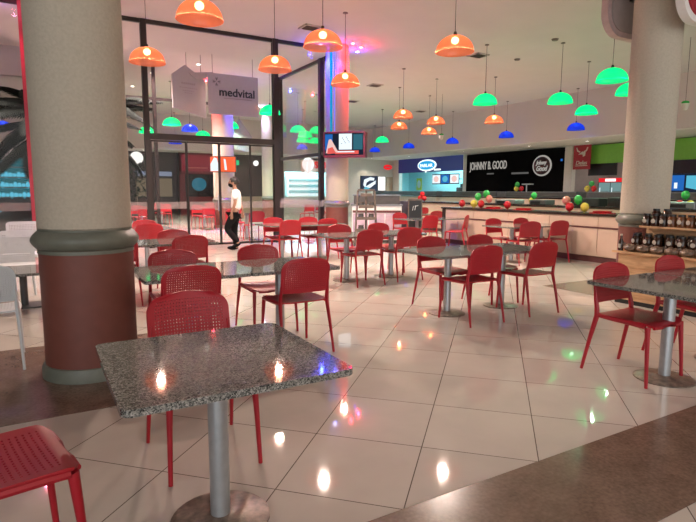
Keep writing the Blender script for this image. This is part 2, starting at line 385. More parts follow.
# ------------------------------------------------------------------ glass fronts
def mull(root, x, y, w, z0=0, z1=ZC, mat='mullion'):
    MB().span(x-w/2, x+w/2, y-w/2, y+w/2, z0, z1).build('mullion', M[mat], root)
gf = sroot('window_1')
for x0, x1, z0, z1 in ((-10, -.05, 0, ZC), (.05, 2.28, 0, ZC), (2.4, 5.48, 2.68, ZC), (5.6, 6.95, 0, ZC)):
    MB().span(x0, x1, 13.395, 13.405, z0+.02, z1-.08).build('glass_pane', M['glass'], gf)
MB().span(-10, 7.0, 13.36, 13.44, ZC-.09, ZC).build('head_rail', M['mullion'], gf)
mull(gf, 2.34, 13.4, .12); mull(gf, 5.54, 13.4, .14); mull(gf, -4.2, 13.4, .12)
mull(gf, -.02, 13.4, .12, mat='post_pinklit')
MB().span(2.4, 5.48, 13.34, 13.46, 2.54, 2.68).build('door_header', M['mullion'], gf)
for x0, x1 in ((-10, -.08), (.05, 2.28), (5.61, 6.93)):
    MB().span(x0, x1, 13.375, 13.379, .92, 1.09).build('frosted_strip', M['frost'], gf)
for i, (x0, x1) in enumerate(((2.41, 3.22), (3.22, 4.01), (4.02, 4.82), (4.83, 5.47))):
    d = sroot('door_%d' % (i+1))
    dy = 13.4 if i in (0, 3) else 13.36
    MB().span(x0+.03, x1-.03, dy-.005, dy+.005, .05, 2.50).build('glass_pane', M['glass'], d)
    f = MB(); t = .022
    f.span(x0, x0+t, dy-.02, dy+.02, 0.01, 2.53); f.span(x1-t, x1, dy-.02, dy+.02, 0.01, 2.53); f.span(x0, x1, dy-.02, dy+.02, .01, .06); f.span(x0, x1, dy-.02, dy+.02, 2.49, 2.53)
    f.build('door_frame', M['mullion'], d)
    MB().span(x0+.03, x1-.03, dy-.022, dy-.018, .92, 1.09).build('frosted_strip', M['frost'], d)
    if i == 1:
        h = MB(); h.cyl((x1-.06, dy-.07, .85), (x1-.06, dy-.07, 1.25), .014); h.cyl((x1-.06, dy-.07, .9), (x1-.06, dy, .9), .01); h.cyl((x1-.06, dy-.07, 1.2), (x1-.06, dy, 1.2), .01)
        h.build('door_handle', M['steel'], d, 40)
rg = sroot('window_2')
for y0, y1, z0, z1 in ((13.56, 14.55, 0, ZC), (14.68, 17.68, 0, 2.4), (14.68, 17.68, 2.5, ZC)):
    MB().span(7.495, 7.505, y0, y1, z0+.02, z1-.06).build('glass_pane', M['glass'], rg)
MB().span(7.46, 7.54, 13.5, 17.8, ZC-.09, ZC).build('head_rail', M['mullion'], rg)
MB().span(7.46, 7.54, 13.5, 17.8, 2.40, 2.50).build('transom', M['mullion'], rg)
MB().span(7.476, 7.48, 13.56, 17.68, .92, 1.09).build('frosted_strip', M['frost'], rg)
mull(rg, 7.5, 14.62, .14); mull(rg, 7.5, 17.75, .16)
# duct beam hanging over the left court
struct(MB().span(-9, .4, 17.6, 17.8, 4.42, ZC).build('trim_5', M['hangboard']))
# second set of thin posts far out in the court
for k, (x, y, z) in enumerate(((3.35, 17.75, ZC), (1.6, 17.75, ZC))):
    struct(MB().span(x-.05, x+.05, y-.05, y+.05, 0, z).build('trim_%d' % (6+k), M['mullion']))
struct(MB().span(1.5, 5.2, 17.71, 17.79, 4.1, 4.18).build('trim_8', M['mullion']))

# ------------------------------------------------------------------ pendant lamps
def lampproto(kind):
    sh, bu = {'o': ('shade_o', 'bulb'), 'g': ('shade_g', 'bulb_g'), 'b': ('shade_b', 'bulb_b')}[kind]
    root = thing('pendant_lamp', 'x', 'lamp')
    R = .31; H = .255
    prof = [(R+.008, -.008), (R+.012, .0), (R, .012)] + [(R*math.cos(t), .012+H*math.sin(t)) for t in [PI/2*k/12 for k in range(1, 12)]] + [(.03, .012+H)]
    MB().lathe(prof, n=32).build('shade', M[sh], root, 60)
    MB().cyl((0, 0, H), (0, 0, H+.07), .035, .022, 14).build('socket', M['cord'], root, 40)
    MB().sph((0, 0, .185), .062, (1, 1, .9)).build('bulb', M[bu], root, 60)
    MB().cyl((0, 0, H+.06), (0, 0, ZC-3.68), .0055, n=6).build('cord', M['cord'], root)
    MB().cyl((0, 0, ZC-3.70), (0, 0, ZC-3.68), .06, .05, 14).build('ceiling_cup', M['vent'], root, 40)
    p, c = {'o': (375, (1., .79, .66)), 'g': (210, (.6, 1., .68)), 'b': (30, (.2, .4, 1.))}[kind]
    lamp_light('SPOT', 'bulb_light', (0, 0, .10), p, c, .06, root, spot=150, blend=.4)
    return root
ORG = [((2.1, 7.72), 'large orange dome lamp at the top edge beside the left column'), ((1.93, 10.7), 'orange dome lamp hanging before the tall post of the glass front, beside the left column'),
 ((4.17, 10.07), 'orange dome lamp just left of the word medvital board\'s right edge post'), ((4.19, 8.1), 'large orange dome lamp under the square ceiling vent'),
 ((6.07, 10.67), 'orange dome lamp in front of the coloured light column'), ((6.23, 7.25), 'large orange dome lamp alone in the upper middle of the ceiling'),
 ((10.34, 14.43), 'upper orange lamp of the pair hanging right of the television'), ((12.03, 17.03), 'lower orange lamp of the pair hanging right of the television'),
 ((12.22, 15.1), 'upper orange lamp of the pair above the navy shop sign'), ((14.11, 17.86), 'lower orange lamp of the pair above the navy shop sign'),
 ((13.72, 13.84), 'small orange lamp beneath the middle green lamp, above the black shop board')]
ORG[2] = (ORG[2][0], 'orange dome lamp in front of the thick glass post right of the medvital board')
GRN = [((10.55, 11.0), 'green dome lamp above the small orange lamp, left of the other big green ones'), ((12.11, 9.86), 'green dome lamp with visible long cord, left of two more before the right column'),
 ((14.47, 10.82), 'green dome lamp directly above the blue lamp near the red banner'), ((10.65, 7.39), 'biggest green dome lamp, touching the right column under the grey sign back'),
 ((12.42, 8.13), 'green dome lamp half hidden behind the right column\'s left edge'), ((14.52, 21.94), 'small green dome lamp just right of the television'),
 ((4.41, 20.31), 'green dome lamp behind the glass, left of the blue one'), ((6.49, 20.11), 'green dome lamp behind the glass in front of the twin column'),
 ((6.55, 24.12), 'green dome lamp behind the glass right beside the blue one'), ((6.36, 15.82), 'green dome lamp behind the thick glass post'),
 ((9.24, 20.03), 'upper left green lamp of the cluster left of the television'), ((10.35, 21.71), 'large middle green lamp of the cluster left of the television'),
 ((10.05, 19.96), 'upper right green lamp of the cluster left of the television'), ((11.32, 23.98), 'lower left green lamp of the cluster left of the television'),
 ((12.06, 24.17), 'lower right green lamp of the cluster left of the television'), ((4.14, 23.68), 'green dome lamp behind the glass beside the palm fronds')]
BLU = [((5.46, 21.97), 'blue dome lamp between two green ones behind the glass'), ((13.17, 28.03), 'blue lamp below the green cluster left of the television'),
 ((17.75, 27.6), 'blue lamp right beside the television\'s right edge'), ((17.75, 24.2), 'blue lamp above the left end of the navy shop sign'),
 ((17.8, 20.7), 'blue lamp above the right end of the navy shop sign'), ((17.85, 13.75), 'blue lamp left of the right column above the red banner'),
 ((17.8, 17.2), 'blue lamp above the black shop board'), ((-.89, 24.73), 'blue lamp at the left edge behind the palm'), ((6.28, 28.3), 'tiny blue lamp just under the door header')]
for kind, lst, cat in (('o', ORG, 'orange pendant lamps'), ('g', GRN, 'green pendant lamps'), ('b', BLU, 'blue pendant lamps')):
    pr = lampproto(kind); pr['group'] = cat
    for i, ((x, y), lab) in enumerate(lst):
        if i == 0: pr.location = (x, y, 3.68); pr['label'] = lab
        else: copy_tree(pr, (x, y, 3.68), 0, lab)
# two small unlit fittings
for (x, y), lab in (((14.3, 17.3), 'small pale green unlit fitting on a cord above the navy shop sign'), ((14.4, 7.9), 'small green unlit fitting on a cord right of the right column')):
    t = thing('pendant_fitting', lab, 'hanging fitting', (x, y, 3.45), 0, 'unlit hanging fittings')
    MB().cyl((0, 0, -.02), (0, 0, .14), .05, .10, 12).build('cup', M['label'], t, 40)
    MB().sph((0, 0, .17), .09, (1, 1, .5)).build('cap', M['bgreen'], t, 60)
    MB().cyl((0, 0, .2), (0, 0, ZC-3.45), .005, n=6).build('cord', M['cord'], t)

# ------------------------------------------------------------------ ceiling fittings
VENTS = [((5.87, 12.01), 'dark square ceiling vent above the large orange lamp left of the coloured column', .42), ((11.13, 11.95), 'dark square ceiling vent right of the lone orange lamp', .45),
 ((11.0, 17.14), 'ceiling vent near the coloured column\'s right side', .45), ((16.37, 21.45), 'ceiling vent between the two pairs of orange lamps', .45), ((12.08, 20.64), 'ceiling vent just right of the coloured column above the small green lamp', .45)]
for (x, y), lab, sz in VENTS:
    t = thing('ceiling_vent', lab, 'vent', (x, y, ZC-.03), 0, 'ceiling air vents')
    f = MB(); h = sz/2
    for a, b, c, d in ((-h, h, -h, -h+.05), (-h, h, h-.05, h), (-h, -h+.05, -h, h), (h-.05, h, -h, h)): f.span(a, b, c, d, 0, .03)
    f.build('frame', M['fascia'], t)
    f = MB()
    for k in range(5): f.box((0, -h+.1+k*(sz-.2)/4, .0), (sz-.1, .07, .008), m=Matrix.Rotation(.6, 4, 'X'))
    f.build('slats', M['vent'], t)
for (x, y), lab in (((12.43, 11.71), 'flat round ceiling sensor left of the green lamps'), ((11.65, 9.74), 'round ceiling sensor beside a green lamp cord')):
    tag(MB().cyl((0, 0, 0), (0, 0, .04), .07, .09, 16).build('smoke_detector', M['vent'], None, 40, (x, y, ZC-.04)), lab, 'smoke detector', 'ceiling sensors')
def downlight(x, y, z, lab, power, col, spot=120, grp='recessed downlights'):
    t = thing('downlight', lab, 'downlight', (x, y, z), 0, grp)
    MB().lathe([(.06, -.012), (.085, -.012), (.09, 0), (.06, 0)], n=18).build('ring', M['white'], t, 40)
    MB().cyl((0, 0, -.006), (0, 0, -.001), .06, n=18).build('lens', M['downlight'], t)
    lamp_light('SPOT', 'downlight_beam', (0, 0, -.03), power, col, .05, t, spot=spot, blend=.6)
W = (1., .86, .68); PK = (1., .72, .70)
for i, (y, lab) in enumerate(((29.6, 'recessed downlight in the corner of the soffit, over the beige door'), (26.8, 'recessed downlight over the navy sign'), (22.0, 'recessed downlight over the left end of the black board'),
   (17.6, 'recessed downlight over the right end of the black board'), (14.6, 'recessed downlight in the soffit over the green panel'), (11.4, 'recessed downlight in the soffit right of the right column'))):
    downlight(19.7, y, ZS-.03, lab, 110, W)
for x, lab in ((19.0, 'recessed downlight over the white wall with the poster'), (15.2, 'recessed downlight over the round lit logo'), (10.5, 'recessed downlight over the dark shop'), (5.0, 'recessed downlight over the shop with the globe')):
    downlight(x, 29.9, ZS-.03, lab, 110, W)
for x, y, lab in ((2.0, 15.3, 'added court fill light behind the glass doors, nearest left'), (4.6, 17.2, 'added court fill light behind the medvital board'), (2.9, 17.2, 'added court fill light before the first row of court tables'), (3.6, 19.2, 'added court fill light behind the first row of court tables'),
   (-1.0, 16.0, 'added court fill light left of the left column'), (3.4, 22.0, 'added court fill light behind the blue lamp'), (5.6, 22.2, 'added court fill light far back beyond the twin column')):
    downlight(x, y, ZC, lab, 1200, PK, 130, 'added court fill lights')  # lamps added to brighten the court beyond the glass

# LED spots around the television column and the twin column
def leds(cx, cy, items, grp):
    for dx, dy, mat, col, p, lab in items:
        t = thing('led_spotlight', lab, 'spotlight', (cx+dx, cy+dy, ZC-.05), 0, grp)
        MB().cyl((0, 0, .0), (0, 0, .05), .05, .06, 14).build('housing', M['white'], t, 40)
        MB().cyl((0, 0, -.008), (0, 0, 0), .038, n=14).build('lens', M[mat], t)
        d = Vector((-dx*.42, -dy*.42, -1.6)); q = d.to_track_quat('-Z', 'Y').to_euler()
        lamp_light('SPOT', 'led_beam', (0, 0, -.02), p*1.6, col, .03, t, q, 80, .8); lamp_light('POINT', 'led_glow', (0, 0, -.10), p*.06, col, .04, t)
RD, BL, WH = (1., .008, .022), (.015, .025, 1.), (.62, .58, 1.)
leds(7.25, 13.18, ((-.55, -.12, 'led_b', BL, 700, 'blue spotlight at the left of the coloured column top'), (-.32, -.48, 'led_w', (.05, .07, 1.), 60, 'white spotlight left of the coloured column\'s front'),
   (.12, -.62, 'led_r', RD, 160, 'red spotlight in front of the coloured column'), (.50, -.40, 'led_r', RD, 520, 'red spotlight right of the coloured column'), (.66, .05, 'led_b', BL, 220, 'blue spotlight farthest right of the coloured column')), 'column spotlights')
leds(6.05, 19.6, ((-.62, -.2, 'led_r', RD, 800, 'red spotlight on the twin column behind the glass'), (.45, -.5, 'led_b', BL, 900, 'blue spotlight on the twin column behind the glass')), 'twin column spotlights')
leds(9.72, 24.4, ((-.5, -.4, 'led_w', WH, 260, 'white spotlight on the far column behind the glass'), (.55, -.2, 'led_r', RD, 90, 'red spotlight on the far column behind the glass')), 'far column spotlights')
leds(-.4, 13.1, ((.25, -.25, 'led_r', (1., .2, .4), 120, 'pink spotlight lighting the post left of the left column'), (-.3, .5, 'led_w', (.55, .3, 1.), 320, 'lilac spotlight at the top left corner')), 'post spotlights')
# light strips fixed to the television column, and one on the twin
t = thing('led_strip', 'cyan light strip running down the left side of the coloured column', 'light strip', (7.25, 13.18, 0))
for a0, a1, mat, nm in ((205, 216, 'led_c', 'cyan_tube'), (226, 232, 'led_v', 'violet_tube')):
    pts = [((.313)*math.cos(math.radians(a)), (.313)*math.sin(math.radians(a))) for a in (a0, (a0+a1)/2, a1)]+[((.322)*math.cos(math.radians(a)), (.322)*math.sin(math.radians(a))) for a in (a1, (a0+a1)/2, a0)]
    MB().prism(pts, 2.2, Matrix.Translation((0, 0, 2.92))).build(nm, M[mat], t)

# ------------------------------------------------------------------ television
def quads(name, parent, base, items, depth=.004):
    for nm, mat, x, y, w_, h_, z in items:
        plate(rect(w_, h_), depth, M[mat], Matrix(), (x, y, z), nm, parent)
tv = thing('television', 'television lit with a sports picture on the coloured column', 'television', (7.08, 12.42, 2.55))
yaw = math.radians(-52)
case = MB().box((0, 0, 0), (1.10, .66, .34)).bevel(.015).build('case', M['tvbox'], tv)
scr = plate(rect(1.02, .55), .01, M['scr_dark'], Matrix(), (0, .01, .168), 'screen', tv)
quads('p', scr, None, (('blue_area', 'scr_blue', -.40, .06, .2, .4, 0.179), ('white_area', 'scr_white', .04, .07, .34, .40, 0.180), ('teal_area', 'scr_teal', .37, .06, .24, .38, 0.179), ('red_ticker', 'scr_red', .08, -.20, .62, .09, 0.182), ('white_caption', 'scr_white', .06, -.185, .44, .03, 0.187)))
for pts, nm, mat in (([(-.48, -.22), (-.14, -.2), (-.34, .14), (-.40, .12)], 'player_figure', 'scr_skin'), ([(-.44, -.24), (-.2, -.22), (-.30, -.06), (-.42, -.1)], 'player_shirt', 'scr_red')):
    plate(pts, .004, M[mat], Matrix(), (0, 0, .184 if nm == 'player_figure' else .189), nm, scr)
sk = MB()
for k in range(9): sk.box((-.06+.025*k, .02+.02*((k*7) % 9), .186), (.03, .012, .004), rz=.9*(k % 4))
sk.build('dark_sketch', M['scr_dark'], scr)
tv.rotation_euler = (PI/2, 0, 0)
tv.rotation_euler = (Matrix.Rotation(math.radians(-43), 4, 'Z') @ Matrix.Rotation(PI/2, 4, 'X')).to_euler()
MB().box((.1, -.1, -.34), (.12, .12, .46), m=Matrix.Translation((0,0,0))@Matrix.Rotation(.35,4,'Y')).build('wall_bracket', M['black'], tv)
t2 = thing('television', 'television glowing orange on the twin column behind the glass', 'television', (5.85, 19.02, 2.28))
MB().box((0, 0, 0), (.92, .56, .10)).build('case', M['black'], t2)
s2 = plate(rect(.88, .52), .01, M['scr_orange'], Matrix(), (0, 0, .05), 'screen', t2)
for pts, nm in (([(-.43, -.24), (-.12, -.24), (-.2, .2), (-.30, .24), (-.43, .0)], 'white_player'), ([(.06, -.2), (.14, -.2), (.1, .16), (.03, .2)], 'second_player')):
    plate(pts, .004, M['scr_white'], Matrix(), (0, 0, .061), nm, s2)
t2.rotation_euler = (Matrix.Rotation(math.radians(-24), 4, 'Z') @ Matrix.Rotation(PI/2, 4, 'X')).to_euler()
MB().box((0, 0, -.12), (.1, .1, .16)).build('wall_bracket', M['black'], t2)

# ------------------------------------------------------------------ chairs
def sheet(mb, nu, nv, fn, hole, hmask):
    bm = mb.bm
    V = [[bm.verts.new(fn(-1+2*i/nu, j/nv)) for i in range(nu+1)] for j in range(nv+1)]
    for j in range(nv):
        for i in range(nu):
            q = (V[j][i], V[j][i+1], V[j+1][i+1], V[j+1][i])
            if hmask(i, j):
                c = sum((v.co for v in q), Vector())/4
                n = [bm.verts.new(c+(v.co-c)*hole) for v in q]
                for k in range(4): bm.faces.new((q[k], q[(k+1) % 4], n[(k+1) % 4], n[k]))
            else: bm.faces.new(q)
def tube(mb, pts, rs, n=10, flat=1.):
    bm = mb.bm; rings = []
    for k, p in enumerate(pts):
        p = Vector(p); d = (Vector(pts[min(k+1, len(pts)-1)])-Vector(pts[max(k-1, 0)])).normalized()
        x = Vector((1, 0, 0)); y = d.cross(x).normalized(); x = y.cross(d).normalized(); r = rs[k]
        rings.append([bm.verts.new(p+x*r*flat*math.cos(2*PI*i/n)+y*r*math.sin(2*PI*i/n)) for i in range(n)])
    for a, b in zip(rings, rings[1:]):
        for i in range(n): bm.faces.new((a[i], a[(i+1) % n], b[(i+1) % n], b[i]))
    bm.faces.new(rings[0][::-1]); bm.faces.new(rings[-1])
def chair_proto(mat, name):
    root = thing(name, 'x', 'chair')
    # seat: perforated shell with a rounded waterfall front and a rolled rim
    W0, Y0, Y1, R = .222, -.205, .225, .05
    def half(y):
        if y > Y1-R: t = y-(Y1-R); return W0-R+math.sqrt(max(0, R*R-t*t))
        return W0-.012*max(0, (-y-.05)/.15)
    def fs(u, v):
        y = Y0+(Y1-Y0)*v; w_ = half(y)
        return (u*w_, y, .452-.014*(1-u*u)*math.sin(PI*min(1, v*1.05))-.022*max(0, (v-.86)/.14)**2+.006*u**4)
    mb = MB(); sheet(mb, 20, 19, fs, .34, lambda i, j: 1 < i < 18 and 1 < j < 17)
    bmesh.ops.recalc_face_normals(mb.bm, faces=mb.bm.faces[:])
    bmesh.ops.solidify(mb.bm, geom=mb.bm.faces[:], thickness=.012)
    for sx in (-1, 1): tube(mb, [(sx*.212, -.20, .445), (sx*.22, -.05, .44), (sx*.22, .10, .438), (sx*.215, .185, .432)], [.017]*4, 8)
    tube(mb, [(-.17, .222, .423), (-.08, .226, .42), (.08, .226, .42), (.17, .222, .423)], [.012]*4, 8)
    mb.build('seat', mat, root, 35)
    # backrest
    zt, zb, Rt = .817, .53, .10
    def fb(u, v):
        z = zb+(zt-zb)*v; w_ = .222
        if z > zt-Rt: t = z-(zt-Rt); w_ = .222-Rt+math.sqrt(max(0, Rt*Rt-t*t))
        elif z < zb+.03: t = zb+.03-z; w_ = .222-.03+math.sqrt(max(0, .0009-t*t))
        return (u*w_, -.212-.045*v-.022*(1-u*u), z+.010*(1-u*u)*v)
    mb = MB(); sheet(mb, 27, 17, fb, .36, lambda i, j: 1 < i < 25 and 1 < j < 15)
    bmesh.ops.recalc_face_normals(mb.bm, faces=mb.bm.faces[:])
    bmesh.ops.solidify(mb.bm, geom=mb.bm.faces[:], thickness=.013)
    mb.build('backrest', mat, root, 35)
    for sx in (-1, 1):
        mb = MB(); tube(mb, [(sx*.235, -.285, 0), (sx*.226, -.235, .25), (sx*.216, -.192, .44), (sx*.214, -.198, .50), (sx*.212, -.212, .56), (sx*.208, -.228, .66)], [.012, .016, .02, .019, .016, .010], 10, .8)
        mb.build('leg', mat, root, 40)
        mb = MB(); tube(mb, [(sx*.222, .228, 0), (sx*.214, .212, .25), (sx*.206, .198, .43)], [.012, .015, .020], 10, .9)
        mb.build('leg', mat, root, 40)
    return root
rc = chair_proto(M['red'], 'dining_chair'); rc['group'] = 'red perforated plastic chairs'; wc = chair_proto(M['whiteplastic'], 'dining_chair')
FB, FN = PI, 0.      # far side (faces the camera) / near side (back to the camera)
CH = [((.69, 2.69), FB, 'red perforated chair pushed in behind the nearest granite table'), ((-.182, 2.105), -PI/2+math.radians(12), 'red chair seat cut off at the bottom left corner of the view'),
 ((.97, 4.23), FN, 'red chair with its holed back right behind the nearest chair'), ((1.07, 4.87), FB, 'red chair on the far side of the second row nearest the left column'),
 ((1.91, 4.24), FN, 'red chair with its back to us at the right half of the second row'), ((1.94, 4.96), FB, 'red chair on the far side of the second row, right half'),
 ((1.63, 6.97), FN, 'red chair back left of the walking person, third row near side'), ((1.65, 7.52), FB, 'red chair on the far side of the third row table, facing the camera'),
 ((.80, 6.97), FN, 'red chair mostly hidden by the left column, third row near side'),
 ((1.61, 9.62), FN, 'red chair back by the fourth row table right of the left column'), ((1.72, 10.25), FB, 'bright red chair top peeking farthest back beside the left column'),
 ((4.15, 9.60), FN, 'red chair with its back to the camera at the table by the thick glass post'), ((4.21, 10.13), FB, 'red chair on the far side of the table by the thick glass post, left half'),
 ((4.95, 10.02), FB, 'red chair on the far side of the table by the thick glass post, right half'), ((5.04, 9.79), FN, 'red chair back in front of the maroon foot of the coloured column'),
 ((4.3, 7.49), FB, 'bright red chair facing us at the middle table, left of its two poles'), ((5.11, 7.56), FB, 'red chair facing us at the middle table in front of the small rack'),
 ((4.14, 6.77), FN, 'red chair with back to the camera at the middle table, left one'), ((4.91, 6.87), FN, 'red chair with back to the camera at the middle table, right one'),
 ((4.15, 4.92), FB, 'red chair facing us at the left end of the right middle double table'), ((4.91, 4.88), FB, 'red chair top showing beyond the right middle double table'),
 ((3.98, 4.28), FN, 'red chair with back to us at the front of the double table, left one'), ((4.87, 4.31), FN, 'red chair with back to us, right one at the double table'),
 ((3.87, 2.34), FB, 'red chair facing us at the granite table before the jar shelf'), ((4.76, 2.39), FB, 'red chair facing us right in front of the pine shelf panel'),
 ((8.0, 11.0), FB, 'red chair in front of the black chalkboard'), ((7.8, 9.98), FN, 'red chair with back to us at the table left of the counter end'), ((8.5, 9.66), math.radians(35), 'red chair turned sideways close to the counter end'),
 ((9.7, 12.1), FN, 'red chair seen just over the table left of the counter end'), ((11.3, 14.75), FN, 'tiny red chair far back under the red balloon bunch'),
 ((8.1, 7.84), FB, 'red chair facing us against the counter, left one'), ((8.79, 7.74), FB, 'red chair facing us against the counter, right one'),
 ((7.98, 7.19), math.radians(-14), 'red chair with back to us at the counter table, left one'), ((8.76, 7.19), math.radians(-8), 'red chair with back to us at the counter table, right one'),
 # court behind the glass
 ((5.1, 13.95), FN, 'red chair just outside the glass left of the thick post'), ((5.05, 15.35), FB, 'red chair outside the glass on the far side of the first court table'),
 ((5.15, 18.75), FN, 'red chair in the court seen through the door left of the person'), ((5.75, 17.7), math.radians(80), 'red chair in the court right behind the walking person'),
 ((5.2, 19.95), FB, 'red chair in the court behind the chair left of the person'), ((3.1, 18.85), FN, 'red chair at the court table left of the door line'), ((3.1, 20.0), FB, 'red chair on the far side of the court table left of the door line'),
 ((2.3, 22.15), FN, 'red chair at the farthest court table near the palm'), ((2.3, 23.3), FB, 'red chair beyond the farthest court table near the palm'), ((4.4, 22.15), FN, 'red chair at the middle far court table'), ((4.4, 23.3), FB, 'red chair beyond the middle far court table'),
 ((6.6, 22.15), FN, 'red chair at the right far court table'), ((6.6, 23.3), FB, 'red chair beyond the right far court table'), ((-1.3, 18.65), FN, 'red chair in the court at the left edge of the view'), ((-1.3, 19.8), FB, 'red chair beyond the court table at the left edge'),
 ((9.6, 20.0), FN, 'red chair far back seen through the side glass'), ((10.6, 20.6), FB, 'red chair far back left of the coloured column foot')]
for i, ((x, y), rz, lab) in enumerate(CH):
    if i == 0: rc.location = (x, y, 0); rc.rotation_euler = (0, 0, rz); rc['label'] = lab
    else: copy_tree(rc, (x, y, 0), rz, lab)
wc.location = (-.385, 4.985, 0); wc.rotation_euler = (0, 0, 0); wc['label'] = 'pale white chair at the left edge whose leg stands on the brown floor'; wc['group'] = 'pale chairs by the left edge'
# low white lounge chairs
def lounge():
    root = thing('lounge_chair', 'x', 'chair')
    mb = MB()
    def fb(u, v):
        z = .36+.36*v; w_ = .30
        if z > .66: t = z-.66; w_ = .24+math.sqrt(max(0, .0036-t*t))
        return (u*w_, -.26-.06*v-.03*(1-u*u), z)
    sheet(mb, 22, 12, fb, .4, lambda i, j: 1 < i < 20 and 1 < j < 10); bmesh.ops.solidify(mb.bm, geom=mb.bm.faces[:], thickness=.016)
    mb.build('backrest', M['whiteplastic'], root, 35)
    MB().prism(rrect(.60, .58, .06), .04, Matrix.Translation((0, .02, .34))).build('seat', M['whiteplastic'], root, 35)
    for sx, y, ya in ((-1, .27, .24), (1, .27, .24), (-1, -.33, -.25), (1, -.33, -.25)):
        mb = MB(); tube(mb, [(sx*.28, y, 0), (sx*.265, ya, .345)], [.014, .02], 10); mb.build('leg', M['whiteplastic'], root, 40)
    return root
lc = lounge(); lc['group'] = 'pale chairs by the left edge'
for i, (x, y, rz, lab) in enumerate(((-.35, 8.35, FB, 'white lounge chair right behind the low dark table'), (-.25, 9.8, FB, 'white lounge chair second in line behind the low dark table'), (-.25, 12.6, FB, 'farthest white lounge chair against the glass front'))):
    if i == 0: lc.location = (x, y, 0); lc.rotation_euler = (0, 0, rz); lc['label'] = lab
    else: copy_tree(lc, (x, y, 0), rz, lab)

# ------------------------------------------------------------------ tables
def table_proto():
    root = thing('pedestal_table', 'x', 'table')
    MB().prism(rrect(.825, .825, .03), .026, Matrix.Translation((0, 0, .684))).bevel(.003, 1).build('tabletop', M['granite'], root, 30)
    MB().cyl((0, 0, .012), (0, 0, .684), .041, n=24).build('pole', M['steel'], root, 40)
    MB().lathe([(.001, 0), (.205, 0), (.205, .008), (.18, .016), (.06, .022), (.045, .03), (.001, .03)], n=40).build('base_plate', M['base'], root, 40)
    f = MB(); f.span(-.2, .2, -.03, .03, .672, .684); f.span(-.03, .03, -.2, .2, .672, .684); f.build('top_bracket', M['darkgrey'], root)
    return root
tp = table_proto(); tp['group'] = 'granite pedestal tables'
TB = [((.597, 2.10), 'grey speckled granite table nearest the camera'), ((1.068, 4.52), 'granite table touching the left column\'s right side, left half of the second row pair'), ((1.89, 4.52), 'granite table with a blue streak reflected in it, right half of the second row pair'),
 ((1.62, 7.25), 'granite table in the third row left of the walking person'), ((.78, 7.25), 'granite table in the third row mostly behind the left column'), ((1.65, 9.93), 'granite table in the fourth row beside the left column'),
 ((4.18, 9.87), 'granite table beside the thick glass post, left one'), ((5.02, 9.87), 'granite table before the coloured column, right one of the pair'),
 ((4.09, 7.13), 'granite table in the middle whose pole is left of the red seat'), ((4.93, 7.15), 'granite table in the middle, right one of its pair'),
 ((3.97, 4.63), 'granite table of the right middle pair, left one with the pale pole in front'), ((4.81, 4.63), 'granite table of the right middle pair, right one'),
 ((3.97, 2.17), 'granite table at the right edge with the shining steel pole'), ((4.82, 2.17), 'granite table cut off by the right edge'),
 ((7.95, 10.45), 'granite table left of the counter end'), ((8.8, 10.45), 'granite table touching the counter end'), ((9.7, 12.65), 'granite table half hidden behind the chalkboard\'s right side'),
 ((8.02, 7.5), 'granite table along the counter, left one'), ((8.84, 7.5), 'granite table along the counter, right one'), ((11.3, 15.2), 'far granite table under the red balloon bunch'),
 ((5.15, 14.65), 'granite court table just outside the glass'), ((5.2, 19.35), 'granite court table left behind the person'), ((3.1, 19.4), 'granite court table left of the door line'), ((2.3, 22.7), 'far granite court table near the palm'),
 ((4.4, 22.7), 'far granite court table in the middle'), ((6.6, 22.7), 'far granite court table on the right'), ((-1.3, 19.2), 'granite court table at the left edge'), ((10.1, 20.3), 'pale far table seen through the side glass')]
for i, ((x, y), lab) in enumerate(TB):
    if i == 0: tp.location = (x, y, 0); tp['label'] = lab
    else: copy_tree(tp, (x, y, 0), 0, lab)
t = thing('coffee_table', 'low dark table on a black pole beside the left column', 'table', (-.18, 7.35, 0))
MB().prism(rrect(.8, .8, .05), .03, Matrix.Translation((0, 0, .41))).build('tabletop', M['granite'], t, 30)
MB().cyl((0, 0, .01), (0, 0, .41), .04, n=18).build('pole', M['darkgrey'], t, 40)
MB().prism(rrect(.36, .36, .03), .015, None).build('base_plate', M['darkgrey'], t, 30)

# ------------------------------------------------------------------ counter island
t = thing('service_counter', 'long peach counter with dark top in front of the shops', 'counter', (9.4, 6.0, 0))
MB().span(.0, .55, 0, 5.2, .12, .91).build('body', M['counter'], t)
MB().span(-.05, .62, -.03, 5.25, .91, .95).build('worktop', M['countertop'], t)
MB().span(.03, .5, .02, 5.18, 0, .12).build('kick_board', M['kick'], t)
for k in range(9):
    y0 = .03+k*.575
    MB().span(-.012, 0, y0+.008, y0+.567, .70, .90).build('drawer_front', M['counter'], t)
    MB().span(-.012, 0, y0+.008, y0+.567, .13, .665).build('door_panel', M['counter'], t)
MB().span(-.03, -.005, .0, 5.18, .668, .695).build('rail', M['kick'], t)
MB().span(-.05, .02, 5.1, 5.2, 0, .91).build('end_post', M['countertop'], t)
t = thing('service_counter', 'rear peach counter of the island carrying dark equipment', 'counter', (12.0, 5.2, 0))
MB().span(0, .55, 0, 11.2, .1, .95).build('body', M['counter'], t)
MB().span(-.04, .6, -.03, 11.23, .95, 1.0).build('worktop', M['countertop'], t)
MB().span(.03, .5,   .05, 11.15, 0, .1).build('kick_board', M['kick'], t)
